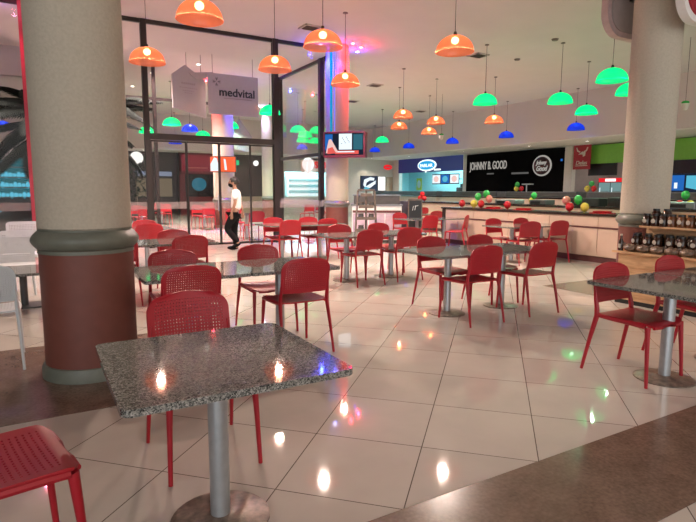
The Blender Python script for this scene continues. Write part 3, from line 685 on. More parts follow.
EQ = [((12.25, 10.4), (.4, .55, .13), 'darkgrey', 'small grey machine on the rear counter behind the salmon balloon'), ((12.25, 8.95), (.4, .9, .20), 'blackmatte', 'black low cabinet on the rear counter left of the balloon bunch'), ((12.25, 7.9), (.4, .75, .22), 'blackmatte', 'black oven on the rear counter behind the yellow balloon'),
      ((12.25, 11.6), (.4, .8, .12), 'grey', 'grey steel box on the rear counter in the middle'), ((12.25, 6.55), (.4, .6, .15), 'grey', 'grey steel box at the rear counter behind the right column')]
for (x, y), d, mt, lab in EQ:
    q = thing('kitchen_machine', lab, 'kitchen machine', (x, y, 1.0), 0, 'machines on the rear counter')
    MB().box((0, 0, d[2]/2+.01), d).bevel(.01, 1).build('housing', M[mt], q)
    MB().box((-d[0]/2-.006, d[1]*.1, d[2]*.5), (.012, d[1]*.6, d[2]*.5)).build('front_panel', M['black'], q)
    f = MB()
    for sx in (-.4, .4):
        for sy in (-.4, .4): f.cyl((sx*d[0], sy*d[1], 0), (sx*d[0], sy*d[1], .012), .02)
    f.build('feet', M['black'], q)
# shop counters along the right wall
SC = [((19.0, 9.2), 4.9, 'shop counter with a grey display case before the green shop'), ((19.0, 14.4), 4.0, 'shop counter with a grey display case below the black board, right half'), ((19.0, 18.8), 4.2, 'shop counter below the black board, left half'), ((19.0, 23.3), 6.6, 'shop counter with a steel display case in front of the navy shop')]
for (x, y), ln, lab in SC:
    q = thing('shop_counter', lab, 'counter', (x, y, 0), 0, 'shop counters along the right wall')
    MB().span(0, .7, 0, ln, .1, 1.05).build('body', M['counter'], q)
    MB().span(.04, .65, .03, ln-.03, 0, .1).build('kick_board', M['kick'], q)
    MB().span(-.04, .74, -.0, ln, 1.05, 1.10).build('worktop', M['countertop'], q)
    MB().span(.1, .7, .1, ln-.1, 1.10, 1.36).build('display_case', M['grey'], q)
    MB().span(.07, .1, .1, ln-.1, 1.13, 1.33).build('case_glass', M['darkgrey'], q)

# ------------------------------------------------------------------ shop signs and fittings, right wall
ns = thing('shop_sign', 'navy shop sign with a white and cyan oval logo', 'sign', (AW-.06, 27.0, 3.0))
plate(rect(6.3, .90), .06, M['blue'], FACE_A, (.06, -.08, -.01), 'panel', ns)
plate(ell(.92, .36), .04, M['sign_white'], FACE_A, (-.0, .0, -.05), 'white_oval', ns)
plate([(-.12, -.30), (.12, -.34), (.0, -.52)], .04, M['sign_white'], FACE_A, (0, .1, -.0), 'oval_tail', ns)
plate(ell(.80, .27), .02, M['sign_cyan'], FACE_A, (-.04, .0, -.05), 'cyan_oval', ns)
lettering('PARLAR', 1.25, .20, M['sign_white'], FACE_A, (-.07, .0, -.06), ns, bold=.02)
plate(rect(.62, .10), .02, M['sign_white'], FACE_A, (0, -1.0, -.34), 'small_lettering', ns)
for i, (mt, y, lab) in enumerate((('scr_white', 28.1, 'left white menu screen inside the navy shop'), ('scr_blue', 27.2, 'middle blue menu screen inside the navy shop'), ('scr_white', 26.3, 'right white menu screen inside the navy shop'))):
    q = thing('menu_screen', lab, 'screen', (23.3, y+.45, 2.15), 0, 'menu screens in the navy shop')
    plate(rect(.88, .66), .04, M['scr_dark'], FACE_A, (0, 0, 0), 'frame', q)
    s_ = plate(rect(.80, .54), .01, M[mt], FACE_A, (-.04, 0, 0), 'screen', q)
    plate(ell(.26, .2), .006, M['scr_cyan' if mt == 'scr_blue' else 'scr_skin'], FACE_A, (-.052, 0, .0), 'dish_picture', s_)
    MB().span(0, .9, -.03, .03, -.03, .03).build('wall_arm', M['darkgrey'], q)
q = thing('poster', 'yellow poster on the cyan wall of the navy shop', 'poster', (24.18, 31.6, 1.85)); plate(rect(.62, .85), .02, M['yellowposter'], FACE_A, (0, 0, 0), 'sheet', q); plate(ell(.2, .28), .01, M['white'], FACE_A, (-.02, 0, .0), 'flower_picture', q)
q = thing('kitchen_machine', 'dark coffee machine inside the navy shop', 'kitchen machine', (22.4, 24.9, 1.0)); MB().box((0, 0, .35), (.5, .8, .5)).bevel(.03, 1).build('housing', M['darkgrey'], q); MB().box((0, 0, .7), (.3, .3, .2)).build('hopper', M['black'], q); MB().span(-.3, .3, -.5, .5, -1., .1).build('stand', M['grey'], q)
q = thing('added_shop_light', 'added unseen panel light that brightens the navy shop', 'lamp', (22.9, 27.0, ZS-.25)); plate(rect(1.4, 4.5), .03, em('shop_fill_cool', (.55, .92, 1.), 13.), Matrix(), (0, 0, -.04), 'diffuser', q); MB().span(-.75, .75, -2.3, 2.3, -.01, .03).build('frame', M['white'], q)  # unseen glowing panel added to light the navy shop interior

bs = thing('shop_sign', 'black shop board reading JOHNNY B. GOOD with a round logo', 'sign', (AW-.06, 20.15, 2.3))
plate(rect(6.55, 2.2), .10, M['board'], FACE_A, (.1, 0, -.02), 'panel', bs)
lettering('JOHNNY B. GOOD', 2.75, .56, M['sign_cream'], FACE_A, (-.02, 1.62, .38), bs, bold=.012)
plate(rect(.5, .07), .015, M['sign_grey'], FACE_A, (0, 1.4, .0), 'small_lettering', bs)
plate(rect(1.1, .09), .015, M['sign_grey'], FACE_A, (0, -.65, -.02), 'small_lettering', bs)
plate(ell(.56, .50), .03, M['sign_cream'], FACE_A, (0, -2.02, .30), 'logo_ring', bs)
plate(ell(.48, .425), .02, pm('logo_dark', (.05, .012, .012), .5), FACE_A, (-.03, -2.02, .30), 'logo_disc', bs)
lettering('Johnny', .66, .26, M['sign_cream'], FACE_A, (-.06, -2.0, .42), bs, shear=.3, bold=.02)
lettering('Good', .66, .26, M['sign_cream'], FACE_A, (-.06, -2.06, .17), bs, shear=.3, bold=.03)
plate(rect(.10, .10), .01, M['scr_blue'], FACE_A, (0, -3.12, .52), 'blue_indicator', bs)

gs = thing('shop_sign', 'lime green panel above the shop behind the right column', 'sign', (AW-.06, 12.7, 2.98))
plate(rect(7.4, .80), .06, M['green'], FACE_A, (.06, 0, 0), 'panel', gs)
rb = thing('hanging_banner', 'red hanging banner with a white bull head drawing', 'banner', (AW-.35, 15.72, 2.87))
plate(rect(.86, 1.05), .04, M['banner'], FACE_A, (0, 0, 0), 'cloth', rb)
f = MB(); mt = Matrix.Translation((-.04, 0, 0)) @ FACE_A
f.prism([(-.30, .42), (-.26, .42), (-.20, .30), (-.08, .24), (-.12, .2), (-.24, .26)], .012, mt); f.prism([(.30, .42), (.26, .42), (.20, .30), (.08, .24), (.12, .2), (.24, .26)], .012, mt); f.prism([(-.18, .12), (.02, .24), (.18, .2), (.16, .06), (.06, .02), (.04, .12)], .012, mt)
f.build('bull_drawing', M['label'], rb)
lettering('Delas', .56, .17, M['label'], FACE_A, (-.045, .0, -.24), rb, shear=.2, bold=.01)
plate(rect(.6, .03), .012, M['label'], FACE_A, (-.04, 0, -.37), 'underline', rb)
MB().cyl((-.02, -.45, .54), (-.02, .45, .54), .015).build('rod', M['white'], rb)
f = MB(); f.cyl((-.02, -.35, .54), (-.02, -.35, ZS-2.88), .006); f.cyl((-.02, .35, .54), (-.02, .35, ZS-2.88), .006); f.build('strings', M['cord'], rb)
for y, w_, lab in ((15.0, 1.35, 'black menu board hanging beside the red banner'), (13.6, .7, 'black menu board by the left edge of the right column'), (11.3, 2.2, 'black menu board under the green panel right of the right column')):
    q = thing('menu_board', lab, 'menu board', (AW+.1, y, 2.33), 0, 'black menu boards')
    plate(rect(w_, .52), .06, M['black'], FACE_A, (0, 0, 0), 'board', q)
    f = MB(); f.cyl((-.03, -w_*.35, .25), (-.03, -w_*.35, .85), .01); f.cyl((-.03, w_*.35, .25), (-.03, w_*.35, .85), .01); f.build('hangers', M['cord'], q)
q = thing('drinks_fridge', 'glass door drinks fridge with a lit red and white header', 'fridge', (22.0, 15.0, 0))
plate(rect(1.2, 1.95), .5, M['black'], FACE_A, (.5, 0, .98), 'cabinet', q)
hd = plate(rect(1.16, .18), .02, M['sign_red'], FACE_A, (-.0, 0, 1.88), 'header', q); plate(rect(.5, .12), .01, M['sign_white'], FACE_A, (-.02, 0, 1.88), 'header_logo', hd)
for sy in (-.29, .29):
    d_ = plate(rect(.54, 1.6), .02, M['fridge_glow'], FACE_A, (0, sy, .97), 'door', q)
    plate(rect(.03, 1.3), .01, M['scr_white'], FACE_A, (-.02, sy+.2, .9), 'light_tube', d_)
    f = MB()
    for k in range(4): f.box((-.024, sy, .4+.33*k), (.01, .46, .02))
    f.build('shelf_fronts', M['grey'], d_)
q = thing('added_shop_light', 'added unseen panel light that brightens the green shop', 'lamp', (22.9, 14.0, ZS-.25)); plate(rect(1.0, 4.0), .03, em('green_shop_fill', (1., .86, .72), 4.), Matrix(), (0, 0, -.04), 'diffuser', q); MB().span(-.55, .55, -2.05, 2.05, -.01, .03).build('frame', M['white'], q)  # unseen warm panel added to lift the green shop interior
q = thing('order_screen', 'blue and cyan lit menu screen right of the right column', 'screen', (AW+.3, 11.55, 1.72)); plate(rect(1.5, .72), .05, M['scr_dark'], FACE_A, (0, 0, 0), 'frame', q)
plate(rect(.6, .58), .01, M['scr_blue'], FACE_A, (-.05, .38, 0), 'blue_page', q); plate([(-.3, .25), (.3, .25), (.3, -.1), (.1, -.28), (-.3, -.2)], .01, M['scr_cyan'], FACE_A, (-.05, -.3, .02), 'cyan_page', q); plate(rect(.12, .22), .005, M['scr_white'], FACE_A, (-.062, .38, -.1), 'white_figure', q); MB().span(-.02, .02, -.05, .05, -.85, -.3).build('stand', M['darkgrey'], q)
q = thing('tap_stand', 'slim grey tap stand on the counter below the black board', 'tap', (19.3, 17.3, 1.36)); MB().cyl((0, 0, 0), (0, 0, .32), .03).build('post', M['steel'], q, 40); MB().box((-.1, -.15, .33), (.2, .5, .05)).build('head', M['steel'], q)

# ------------------------------------------------------------------ far end fittings
q = thing('shop_sign', 'round white lit logo beside red letters at the far shop', 'sign', (14.95, BW-.03, 2.98))
plate(ell(.40, .42), .05, M['lightbox'], FACE_B, (-.1, -.0, 0), 'round_logo', q)
plate([(-.22, -.3), (.22, -.3), (.1, -.62), (-.1, -.62)], .04, M['lightbox'], FACE_B, (-.1, 0, 0), 'logo_base', q)
lettering('SEBAR', 1.55, .42, M['sign_red'], FACE_B, (1.12, -.03, -.02), q, bold=.03)
q = thing('added_shop_light', 'added unseen panel light that brightens the far shop', 'lamp', (15.0, 32.0, ZS-.25)); plate(rect(3.4, 1.4), .03, em('far_shop_fill', (.75, .97, 1.), 32.), Matrix(), (0, 0, -.04), 'diffuser', q); MB().span(-1.75, 1.75, -.75, .75, -.01, .03).build('frame', M['white'], q)  # unseen glowing panel added to light the far shop interior
f = thing('shop_shelving', 'shelving with small goods inside the bright far shop', 'shelf', (15.6, 33.0, 0))
for k in range(4): MB().span(-1.2, 1.2, -.25, .15, 1.0+.38*k, 1.03+.38*k).build('shelf_board', M['white'], f)
MB().span(-1.25, -1.2, -.25, .15, 0, 2.3).build('side_panel', M['white'], f); MB().span(1.2, 1.25, -.25, .15, 0, 2.3).build('side_panel', M['white'], f)
g = MB()
for k in range(3):
    for j in range(14): g.box((-1.1+.165*j, -.1, 1.03+.38*k+.08+.02*((j*3) % 3)), (.1, .1, .16+.04*((j*3) % 3)))
go = g.build('goods', M['sign_white'], f); go['kind'] = 'stuff'  # goods glow, the shop's brightness is put into their material
po = thing('poster', 'navy poster with a white tilted label drawing on the far white wall', 'poster', (19.35, BW-.02, 1.85))
plate(rect(1.35, 1.0), .02, M['blackmatte'], FACE_B, (0, 0, 0), 'sheet', po)
plate(rect(1.3, .95), .01, pm('navy_print', (.01, .02, .06), .5), FACE_B, (0, -.02, 0), 'print', po)
plate([(-.45, -.1), (-.38, .25), (.1, .42), (.42, .36), (.38, .2), (.05, .2), (-.2, .05), (-.3, -.3)], .01, M['scr_white'], FACE_B, (0, -.03, 0), 'white_swirl', po)
plate([(-.2, -.45), (.5, .0), (.52, .22), (-.3, -.2)], .01, M['scr_white'], FACE_B, (0, -.04, -.02), 'white_label', po); plate([(-.55, -.5), (-.15, -.5), (.05, -.3), (-.3, -.22)], .01, M['scr_cyan'], FACE_B, (0, -.045, 0), 'cyan_corner', po)
lb = thing('lightbox', 'plain white lightbox right of the navy poster', 'lightbox', (20.35, BW-.02, 1.85)); plate(rect(.62, .98), .04, M['darkgrey'], FACE_B, (0, 0, 0), 'frame', lb); plate(rect(.56, .92), .01, M['lightbox'], FACE_B, (0, -.04, 0), 'panel', lb)
q = thing('wall_sign', 'small red oval sign on the white pier', 'sign', (20.85, BW-.02, 2.95)); plate(ell(.34, .17), .03, M['sign_red'], FACE_B, (0, 0, 0), 'oval', q); plate(rect(.4, .05), .01, M['pinkrim'], FACE_B, (0, -.03, 0), 'lettering_strip', q)
d = struct(MB().span(20.75, 21.25, BW-.05, BW+.0, 0, 2.3).build('door_5', M['tan']))
# court side shops
q = thing('globe_lamp', 'white glass globe lamp hanging right of the left column', 'lamp', (4.72, BW-.5, 3.02)); MB().sph((0, 0, 0), .33, u=24, v=14).build('globe', em('white_globe', (1., .97, .9), 1.1), q, 60); MB().cyl((0, 0, .32), (0, 0, ZS-3.05), .015).build('stem', M['cord'], q)
q = thing('globe_lamp', 'white half globe lamp at the left edge over the teal shop', 'lamp', (-1.0, BW-.5, 3.02)); MB().sph((0, 0, 0), .36, u=24, v=14).build('globe', em('white_globe_b', (1., .8, .75), .8), q, 60); MB().cyl((0, 0, .35), (0, 0, ZS-3.05), .015).build('stem', M['cord'], q)
q = thing('shop_shelving', 'teal lit display shelving in the shop at the left edge', 'shelf', (-1.4, BW+1.5, 0))
for k in range(4): MB().span(-1.5, 1.4, -.3, .2, .95+.5*k, .99+.5*k).build('shelf_board', M['grey'], q)
plate(rect(2.9, 1.9), .03, em('teal_backlight', (.04, .30, .36), .35), FACE_B, (-.05, .3, 2.0), 'backlit_panel', q)
g = MB()
for k in range(3):
    for j in range(16): g.sph((-1.4+.18*j, -.15, 1.08+.5*k), .09, (1, 1, 1.+.5*((j*5+k) % 3)), 8, 6)
go = g.build('goods', M['scr_cyan'], q); go['kind'] = 'stuff'  # goods glow cyan, the teal shop light is put into their material
q = thing('shop_sign', 'maroon sign panel left of the orange television', 'sign', (8.0, BW-.02, 2.85)); plate(rect(1.8, .9), .05, pm('maroon_lit_sign', (.12, .01, .02), .5, emit=(.35, .01, .03), estr=.35), FACE_B, (0, 0, 0), 'panel', q); plate(rect(1.1, .05), .01, M['bpink'], FACE_B, (0, -.05, -.25), 'lettering_strip', q)
q = thing('shop_screen', 'round bluish glow in the dark window below the maroon sign', 'screen', (8.3, BW+.9, 1.7)); plate(ell(.42, .38), .03, M['scr_teal'], FACE_B, (0, 0, 0), 'disc', q); MB().span(-.02, .02, -.02, .02, -1.7, -.3).build('stand', M['black'], q)
q = thing('exit_sign', 'small green lit sign beside the twin column', 'sign', (10.15, BW-.1, 2.95)); plate(rect(.45, .28), .04, em('green_exit', (.05, .75, .3), .8), FACE_B, (0, 0, 0), 'panel', q); MB().cyl((0, 0, .1), (0, 0, ZS-2.98), .01).build('hanger', M['cord'], q)
q = thing('shop_lamp', 'white glare of a lamp in the dark shop right of the twin column', 'lamp', (11.4, BW-.15, 2.95)); MB().sph((0, 0, 0), .16).build('bulb', M['lightbox'], q, 60); MB().cyl((0, 0, .1), (0, 0, ZS-2.98), .01).build('hanger', M['cord'], q)
for x, lab in ((5.2, 'dim lit shop window beside the globe lamp'), (6.3, 'dim lit shop window left of the maroon shop')):
    q = thing('shop_window', lab, 'window', (x, BW+.58, 1.7), 0, 'dim shop windows'); plate(rect(.9, 1.5), .03, M['black'], FACE_B, (0, 0, 0), 'frame', q); plate(rect(.8, 1.0), .01, em('warm_dim_window', (.55, .42, .28), .28), FACE_B, (0, -.03, -.2), 'pane', q); plate(rect(.8, .25), .01, em('pale_dim_window', (.4, .45, .6), .5), FACE_B, (0, -.03, .55), 'fanlight', q)

# medvital board hanging in the court
mv = thing('hanging_board', 'pale hanging board with the word medvital and a cross', 'hanging board', (5.2, 15.75, 3.52))
plate(rect(1.5, 1.14), .05, M['hangboard'], FACE_B, (0, 0, .59), 'board', mv)
lettering('medvital', 1.06, .23, M['ink'], FACE_B, (.10, -.06, .66), mv, bold=.015)
f = MB()
for k in range(4):
    a = k*PI/2
    f.box((-.50+.07*math.cos(a), -.055, .93+.07*math.sin(a)), (.075, .006, .02), m=Matrix.Rotation(-a, 4, 'Y'))
    for s_ in (-1, 1): f.box((-.50+.09*math.cos(a)-s_*.03*math.sin(a), -.055, .93+.09*math.sin(a)+s_*.03*math.cos(a)), (.06, .006, .008), m=Matrix.Rotation(-a, 4, 'Y'))
f.build('cross_logo', M['darkgrey'], mv)
plate(rect(.85, .025), .004, M['grime'], FACE_B, (.12, -.052, .49), 'small_lettering', mv)
f = MB(); f.cyl((-.6, 0, 1.15), (-.6, 0, ZC-3.52), .006); f.cyl((.6, 0, 1.15), (.6, 0, ZC-3.52), .006); f.build('wires', M['cord'], mv)
mv2 = thing('hanging_board', 'pale hanging board with rows of tiny letters left of the medvital board', 'hanging board', (3.95, 15.95, 3.55), math.radians(14))
plate([(-.5, .1), (.52, -.1), (.52, .95), (-.1, 1.3), (-.5, 1.0)], .05, M['hangboard'], FACE_B, (0, 0, 0), 'board', mv2)
f = MB()
for r_, n_ in ((.80, 7), (.68, 9), (.60, 6), (.54, 4)):
    for k in range(n_): f.box((-.02+(k-(n_-1)/2)*.062, -.053, r_), (.035, .004, .05 if r_ > .75 else .022))
f.build('tiny_lettering', M['grime'], mv2)
plate([(.0, 1.1), (.75, 1.22), (.5, 1.0), (.2, .95)], .05, M['hangboard'], FACE_B, (0, -.06, 0), 'top_flap', mv2)
f = MB(); f.cyl((-.05, -.02, 1.2), (-.05, -.02, ZC-3.55), .006); f.cyl((.4, -.02, 1.0), (.4, -.02, ZC-3.55), .006); f.build('wires', M['cord'], mv2)
q = thing('hanging_board', 'dark grey tilted board hanging behind the medvital board', 'hanging board', (7.0, 20.6, 2.95)); plate([(-.3, 0), (.35, -.1), (.5, .5), (.0, 1.15), (-.25, .7)], .05, M['grime'], FACE_B, (0, 0, 0), 'board', q); f = MB(); f.cyl((0, -.02, 1.1), (0, -.02, ZC-2.95), .006); f.build('wire', M['cord'], q)

# ------------------------------------------------------------------ signs on the right column
def column_sign(y, face_red, lab):
    q = thing('column_sign', lab, 'sign', (7.23 if face_red else 7.45, y, 4.17 if face_red else 4.29), 0, 'rounded signs on the right column')
    plate(rrect(1.5, 1.68, .30, 10), .10, M['pinkrim'] if not face_red else M['white'], FACE_B, (0, .05, 0), 'box', q)
    plate(rrect(1.36, 1.54, .25, 10), .02, M['banner'] if face_red else M['grime'], FACE_B, (0, -.05, 0), 'face', q)
    if face_red: lettering('We', 1.0, .95, M['label'], FACE_B, (.08, -.075, .02), q, shear=.25, bold=.05)
    f = MB(); f.box((-.3 if not face_red else .0, .12 if face_red else -.12, -.3), (.08, .16, .14)); f.box((-.3 if not face_red else .0, .12 if face_red else -.12, .4), (.08, .16, .14)); f.build('bracket', M['black'], q)
    return q
column_sign(3.72, True, 'red rounded sign with white script lettering in the top right corner')
column_sign(4.82, False, 'grey back of a rounded sign left of the right column top')

# ------------------------------------------------------------------ jar shelf
sh = thing('display_shelf', 'pine stepped shelf of jars and snacks before the right column', 'shelf', (6.2, 4.15, 0))
Ls = -1.75
MB().span(.06, .42, Ls, -.06, .05, .63).build('front_panel', M['wood'], sh)
MB().span(.05, .42, Ls+.02, -.05, 0, .05).build('plinth', M['blackmatte'], sh)
for nm, x0, x1, z in (('shelf_board', 0, .44, .64), ('shelf_board', .24, .46, .95)): MB().span(x0, x1, Ls, 0 if z < .8 else -.18, z-.012, z+.012).build(nm, M['wood'], sh)
MB().span(.13, .44, Ls, -.03, .652, .715).build('riser', M['wood'], sh); MB().span(.40, .46, Ls, -.18, .71, .94).build('back_panel', M['wood'], sh)
MB().span(.35, .46, Ls, -.22, .962, 1.02).build('riser', M['wood'], sh); MB().span(.44, .46, Ls, -.26, 1.02, 1.12).build('top_rail', M['wood'], sh)
for k in range(3): MB().span(.052, .06, Ls, -.06, .10+.18*k, .26+.18*k).build('slat', M['wood'], sh)
def jar_proto(h, r, mat, name, cat, grp):
    root = thing(name, 'x', cat); root['group'] = grp
    MB().lathe([(.001, 0), (r*.95, 0), (r, .006), (r, h*.72), (r*.7, h*.84), (r*.7, h*.86), (.001, h*.86)], n=14).build('glass', mat, root, 40)
    MB().cyl((0, 0, h*.84), (0, 0, h), r*.80, n=14).build('lid', M['lid'], root, 40)
    b = MB(); b.prism(ell(r*.52, r*.52, 14), .003, Matrix.Translation((-r*1.0, 0, h*.42)) @ FACE_A); b.build('paper_label', M['label'], root)
    return root
ORD = ['first', 'second', 'third', 'fourth', 'fifth', 'sixth', 'seventh', 'eighth', 'ninth', 'tenth', 'eleventh', 'twelfth']
def row(proto, n, x, y0, dy, z, fmt, jit=.004):
    for i in range(n):
        loc = (x+random.uniform(-jit, jit), y0-dy*i+random.uniform(-jit, jit), z); lab = fmt % ORD[i]
        if i == 0 and not proto.get('used'): proto.location = loc; proto['label'] = lab; proto['used'] = 1; proto.rotation_euler = (0, 0, 0)
        else: copy_tree(proto, loc, random.uniform(-.3, .3), lab)
jd = jar_proto(.150, .050, M['jar'], 'preserve_jar', 'jar', 'jars on the pine shelf'); jh = jar_proto(.150, .050, M['honey'], 'preserve_jar', 'jar', 'jars on the pine shelf')
row(jd, 3, 6.49, 3.91, .104, .962, 'dark jar in the front of the upper shelf row, %s from the left')
row(jh, 3, 6.49, 3.598, .104, .962, 'amber jar in the front of the upper shelf row, %s amber one from the left')
row(jd, 7, 6.49, 3.286, .104, .962, 'dark jar right of the amber ones in the upper front row, %s of them')
row(jd, 2, 6.60, 3.86, .13, 1.02, 'dark jar raised at the back left of the upper shelf, %s from left')
row(jd, 2, 6.60, 3.25, .13, 1.02, 'dark jar raised at the back right of the upper shelf, %s of the two')
row(jd, 9, 6.545, 4.02, .125, .715, 'dark jar at the very back of the lower shelf, %s from the left', .008)
row(jd, 8, 6.40, 3.96, .135, .715, 'dark jar behind the nut bags on the lower shelf, %s from the left', .012)
for p_ in (jd, jh): del p_['used']
bt = thing('sauce_bottle', 'slim dark bottle at the left end of the lower shelf', 'bottle', (6.27, 4.08, .652)); MB().lathe([(.001, 0), (.03, 0), (.03, .11), (.012, .15), (.012, .19)], n=12).build('glass', M['jar'], bt, 40); MB().cyl((0, 0, .185), (0, 0, .205), .015).build('cap', M['label'], bt); plate(rect(.03, .05), .003, M['label'], FACE_A, (-.03, 0, .06), 'paper_label', bt)
tag(MB().box((0, 0, 0), (.04, .16, .17)).bevel(.006, 1).build('red_packet', M['redcover'], None, None, (6.54, 2.72, .805)), 'red upright packet at the right on the lower shelf', 'packet')
bagm = None
for i in range(9):
    y = 3.96-.17*i; lab = 'clear bag of brown nuts on the lower shelf front, %s from the left' % ORD[i]
    if bagm is None:
        b = MB(); b.sph((0, 0, .045), 1, (.065, .088, .045), 16, 10)
        for v in b.bm.verts:
            k = 1+.10*math.sin(v.co.y*70)*math.cos(v.co.x*60); v.co.z *= k; v.co.z = max(0, v.co.z)
        bagm = b.mesh('snack_bag', M['nuts'], 50)
        pass
    t = thing('snack_bag', lab, 'snack bag', (6.265, y, .652), random.uniform(-.3, .3), 'bags of nuts on the lower shelf')
    o = bpy.data.objects.new('bag_body', bagm); C.objects.link(o); o.parent = t
    MB().cyl((0, .065, .06), (0, .09, .085), .008, .024, 8).build('tied_end', M['nuts'], t, 40)

# ------------------------------------------------------------------ small rack, glass counter, purple panel, chalkboard
rk = thing('display_rack', 'weathered wooden rack with pots on sloping shelves by the coloured column', 'rack', (6.75, 10.85, 0), math.radians(-30))
for sx in (-.27, .0, .27):
    q = MB(); tube(q, [(sx, -.25, 0), (sx*.72, .0, 1.38)], [.022, .022], 6); tube(q, [(sx, .28, 0), (sx*.72, .03, 1.38)], [.02, .02], 6); q.build('post', M['rack'], rk)
for k in range(5):
    z = .16+.27*k; w_ = .62-.09*k; y = -.22+.05*k
    MB().span(-w_/2, w_/2, y-.10, y+.16, z, z+.02).build('shelf_board', M['rack'], rk); MB().span(-w_/2, w_/2, y-.11, y-.095, z, z+.07).build('shelf_lip', M['rack'], rk)
MB().span(-.2, .2, -.05, .08, 1.37, 1.41).build('top_board', M['rack'], rk)
for k in range(4):
    for j in range(2):
        z = .18+.27*k; p = thing('clay_pot', '%s dark pot on the wooden rack, %s shelf from the floor' % (('left', 'right')[j], ORD[k]), 'pot', (0, 0, 0), 0, 'pots on the rack')
        ca, sa = math.cos(math.radians(-30)), math.sin(math.radians(-30)); lx, ly = (-.12, .12)[j], -.20+.05*k
        p.location = (6.75+lx*ca-ly*sa, 10.85+lx*sa+ly*ca, z)
        MB().lathe([(.001, 0), (.045, 0), (.07, .06), (.055, .11), (.06, .12), (.045, .12), (.04, .1), (.001, .1)], n=14).build('body', M['darkgrey'], p, 40)
        MB().lathe([(.056, .108), (.066, .108), (.066, .122), (.056, .122)], n=14).build('rim', M['rack'], p, 40)
gc = thing('display_counter', 'pale counter with a glass top right of the wooden rack', 'counter', (8.0, 12.15, 0), math.radians(-30))
MB().span(-.75, .55, -.3, .4, .08, .98).build('body', M['white'], gc); MB().span(-.7, .5, -.25, .35, 0, .08).build('kick_board', M['darkgrey'], gc)
for k in range(3): MB().span(-.73+.43*k, -.33+.43*k, -.315, -.3, .12, .78).build('panel', pm('lilac_panel', (.50, .38, .46), .5) if k == 0 else bpy.data.materials['lilac_panel'], gc)
MB().span(-.73, .53, -.32, -.3, .80, .86).build('rail', M['kick'], gc); MB().span(-.78, .58, -.33, .42, .98, 1.02).build('worktop', M['grey'], gc); MB().span(-.7, .5, -.25, .35, 1.02, 1.24).build('glass_case', M['darkgrey'], gc); MB().span(-.73, .53, -.28, .37, 1.24, 1.27).build('case_top', M['grey'], gc)
pp = thing('partition_panel', 'purple grey panel left of the chalkboard', 'partition', (8.62, 11.95, 0), math.radians(-30)); MB().span(-.16, .22, -.03, .5, 0.03, 1.10).build('panel', M['purple'], pp); MB().span(-.14, .2, -.0, .45, 0, .03).build('foot', M['blackmatte'], pp)
cb = thing('chalkboard', 'black chalkboard with a few white strokes right of the purple panel', 'chalkboard', (8.72, 11.55, 0), math.radians(-30))
MB().span(-.16, .16, -.015, .015, .42, 1.12).build('board', M['black'], cb)
f = MB()
for x0, x1 in ((-.19, -.16), (.16, .19)): f.span(x0, x1, -.02, .02, 0, 1.16)
f.span(-.19, .19, -.02, .02, 1.12, 1.16); f.span(-.19, .19, -.02, .02, .38, .42); f.build('frame', M['rack'], cb)
f = MB()
for x, z, a, ln in ((-.06, .92, .15, .12), (.0, .93, .2, .13), (.03, .98, 1.4, .1)): f.box((x, -.018, z), (.012, .004, ln), m=Matrix.Rotation(a, 4, 'Y'))
f.build('chalk_strokes', M['white'], cb)

# ------------------------------------------------------------------ balloons
def balloon_proto(mat):
    root = thing('balloon', 'x', 'balloon'); root['group'] = 'party balloons on the counters'
    b = MB(); b.sph((0, 0, .105), .085, (1, 1, 1.14), 16, 12)
    for v in b.bm.verts:
        if v.co.z < .105: k = (.105-v.co.z)/.097; v.co.x *= 1-.22*k*k; v.co.y *= 1-.22*k*k
    b.build('skin', mat, root, 60)
    MB().cyl((0, 0, .0), (0, 0, .018), .014, .006, 8).build('knot', mat, root, 40)
    return root
BP = {k: balloon_proto(M['b'+k]) for k in ('red', 'green', 'yellow', 'pink')}
BAL = [('green', (9.7, 7.32, 1.10), 'green balloon on top of the bunch left of the right column'), ('red', (9.68, 7.50, .95), 'red balloon at the left of the bunch left of the right column'), ('yellow', (9.68, 7.14, .95), 'yellow balloon lying at the right of the bunch left of the right column'), ('pink', (9.72, 7.62, 1.08), 'salmon balloon behind the red one left of the right column'),
 ('green', (9.7, 10.24, 1.13), 'larger green balloon of the bunch before the black board'), ('green', (9.75, 10.0, 1.20), 'upper green balloon of the bunch before the black board'), ('yellow', (9.68, 10.36, .95), 'yellow balloon of the bunch before the black board'), ('red', (9.68, 10.10, .95), 'red balloon of the bunch before the black board'), ('pink', (9.75, 9.90, 1.08), 'salmon balloon of the bunch before the black board'),
 ('red', (9.68, 10.80, .95), 'lone red balloon at the left end of the counter'), ('red', (9.68, 9.23, .95), 'lone red balloon in the middle of the counter'),
 ('red', (12.2, 15.88, 1.0), 'lower left red balloon of the all red bunch'), ('red', (12.2, 15.62, 1.0), 'lower right red balloon of the all red bunch'), ('red', (12.2, 15.75, 1.15), 'top red balloon of the all red bunch'),
 ('green', (19.2, 17.75, 1.55), 'far green balloon on top of the small bunch below the round logo'), ('red', (19.2, 17.5, 1.36), 'far red balloon of the small bunch below the round logo'), ('yellow', (19.2, 17.8, 1.36), 'far yellow balloon of the small bunch below the round logo'),
 ('green', (12.2, 10.65, 1.15), 'green balloon on the rear counter right of the small bunch'), ('yellow', (12.2, 10.72, 1.0), 'yellow balloon below a green one on the rear counter'),
 ('yellow', (19.2, 14.1, 1.36), 'far yellow balloon below the fridge'), ('red', (19.2, 13.8, 1.36), 'far red balloon below the fridge'), ('green', (19.25, 13.95, 1.55), 'far green balloon below the fridge'),
 ('red', (12.2, 6.64, 1.0), 'red balloon right of the right column'), ('yellow', (12.2, 6.42, 1.0), 'yellow balloon right of the right column'), ('green', (12.22, 6.54, 1.20), 'green balloon right of the right column')]
seen = set()
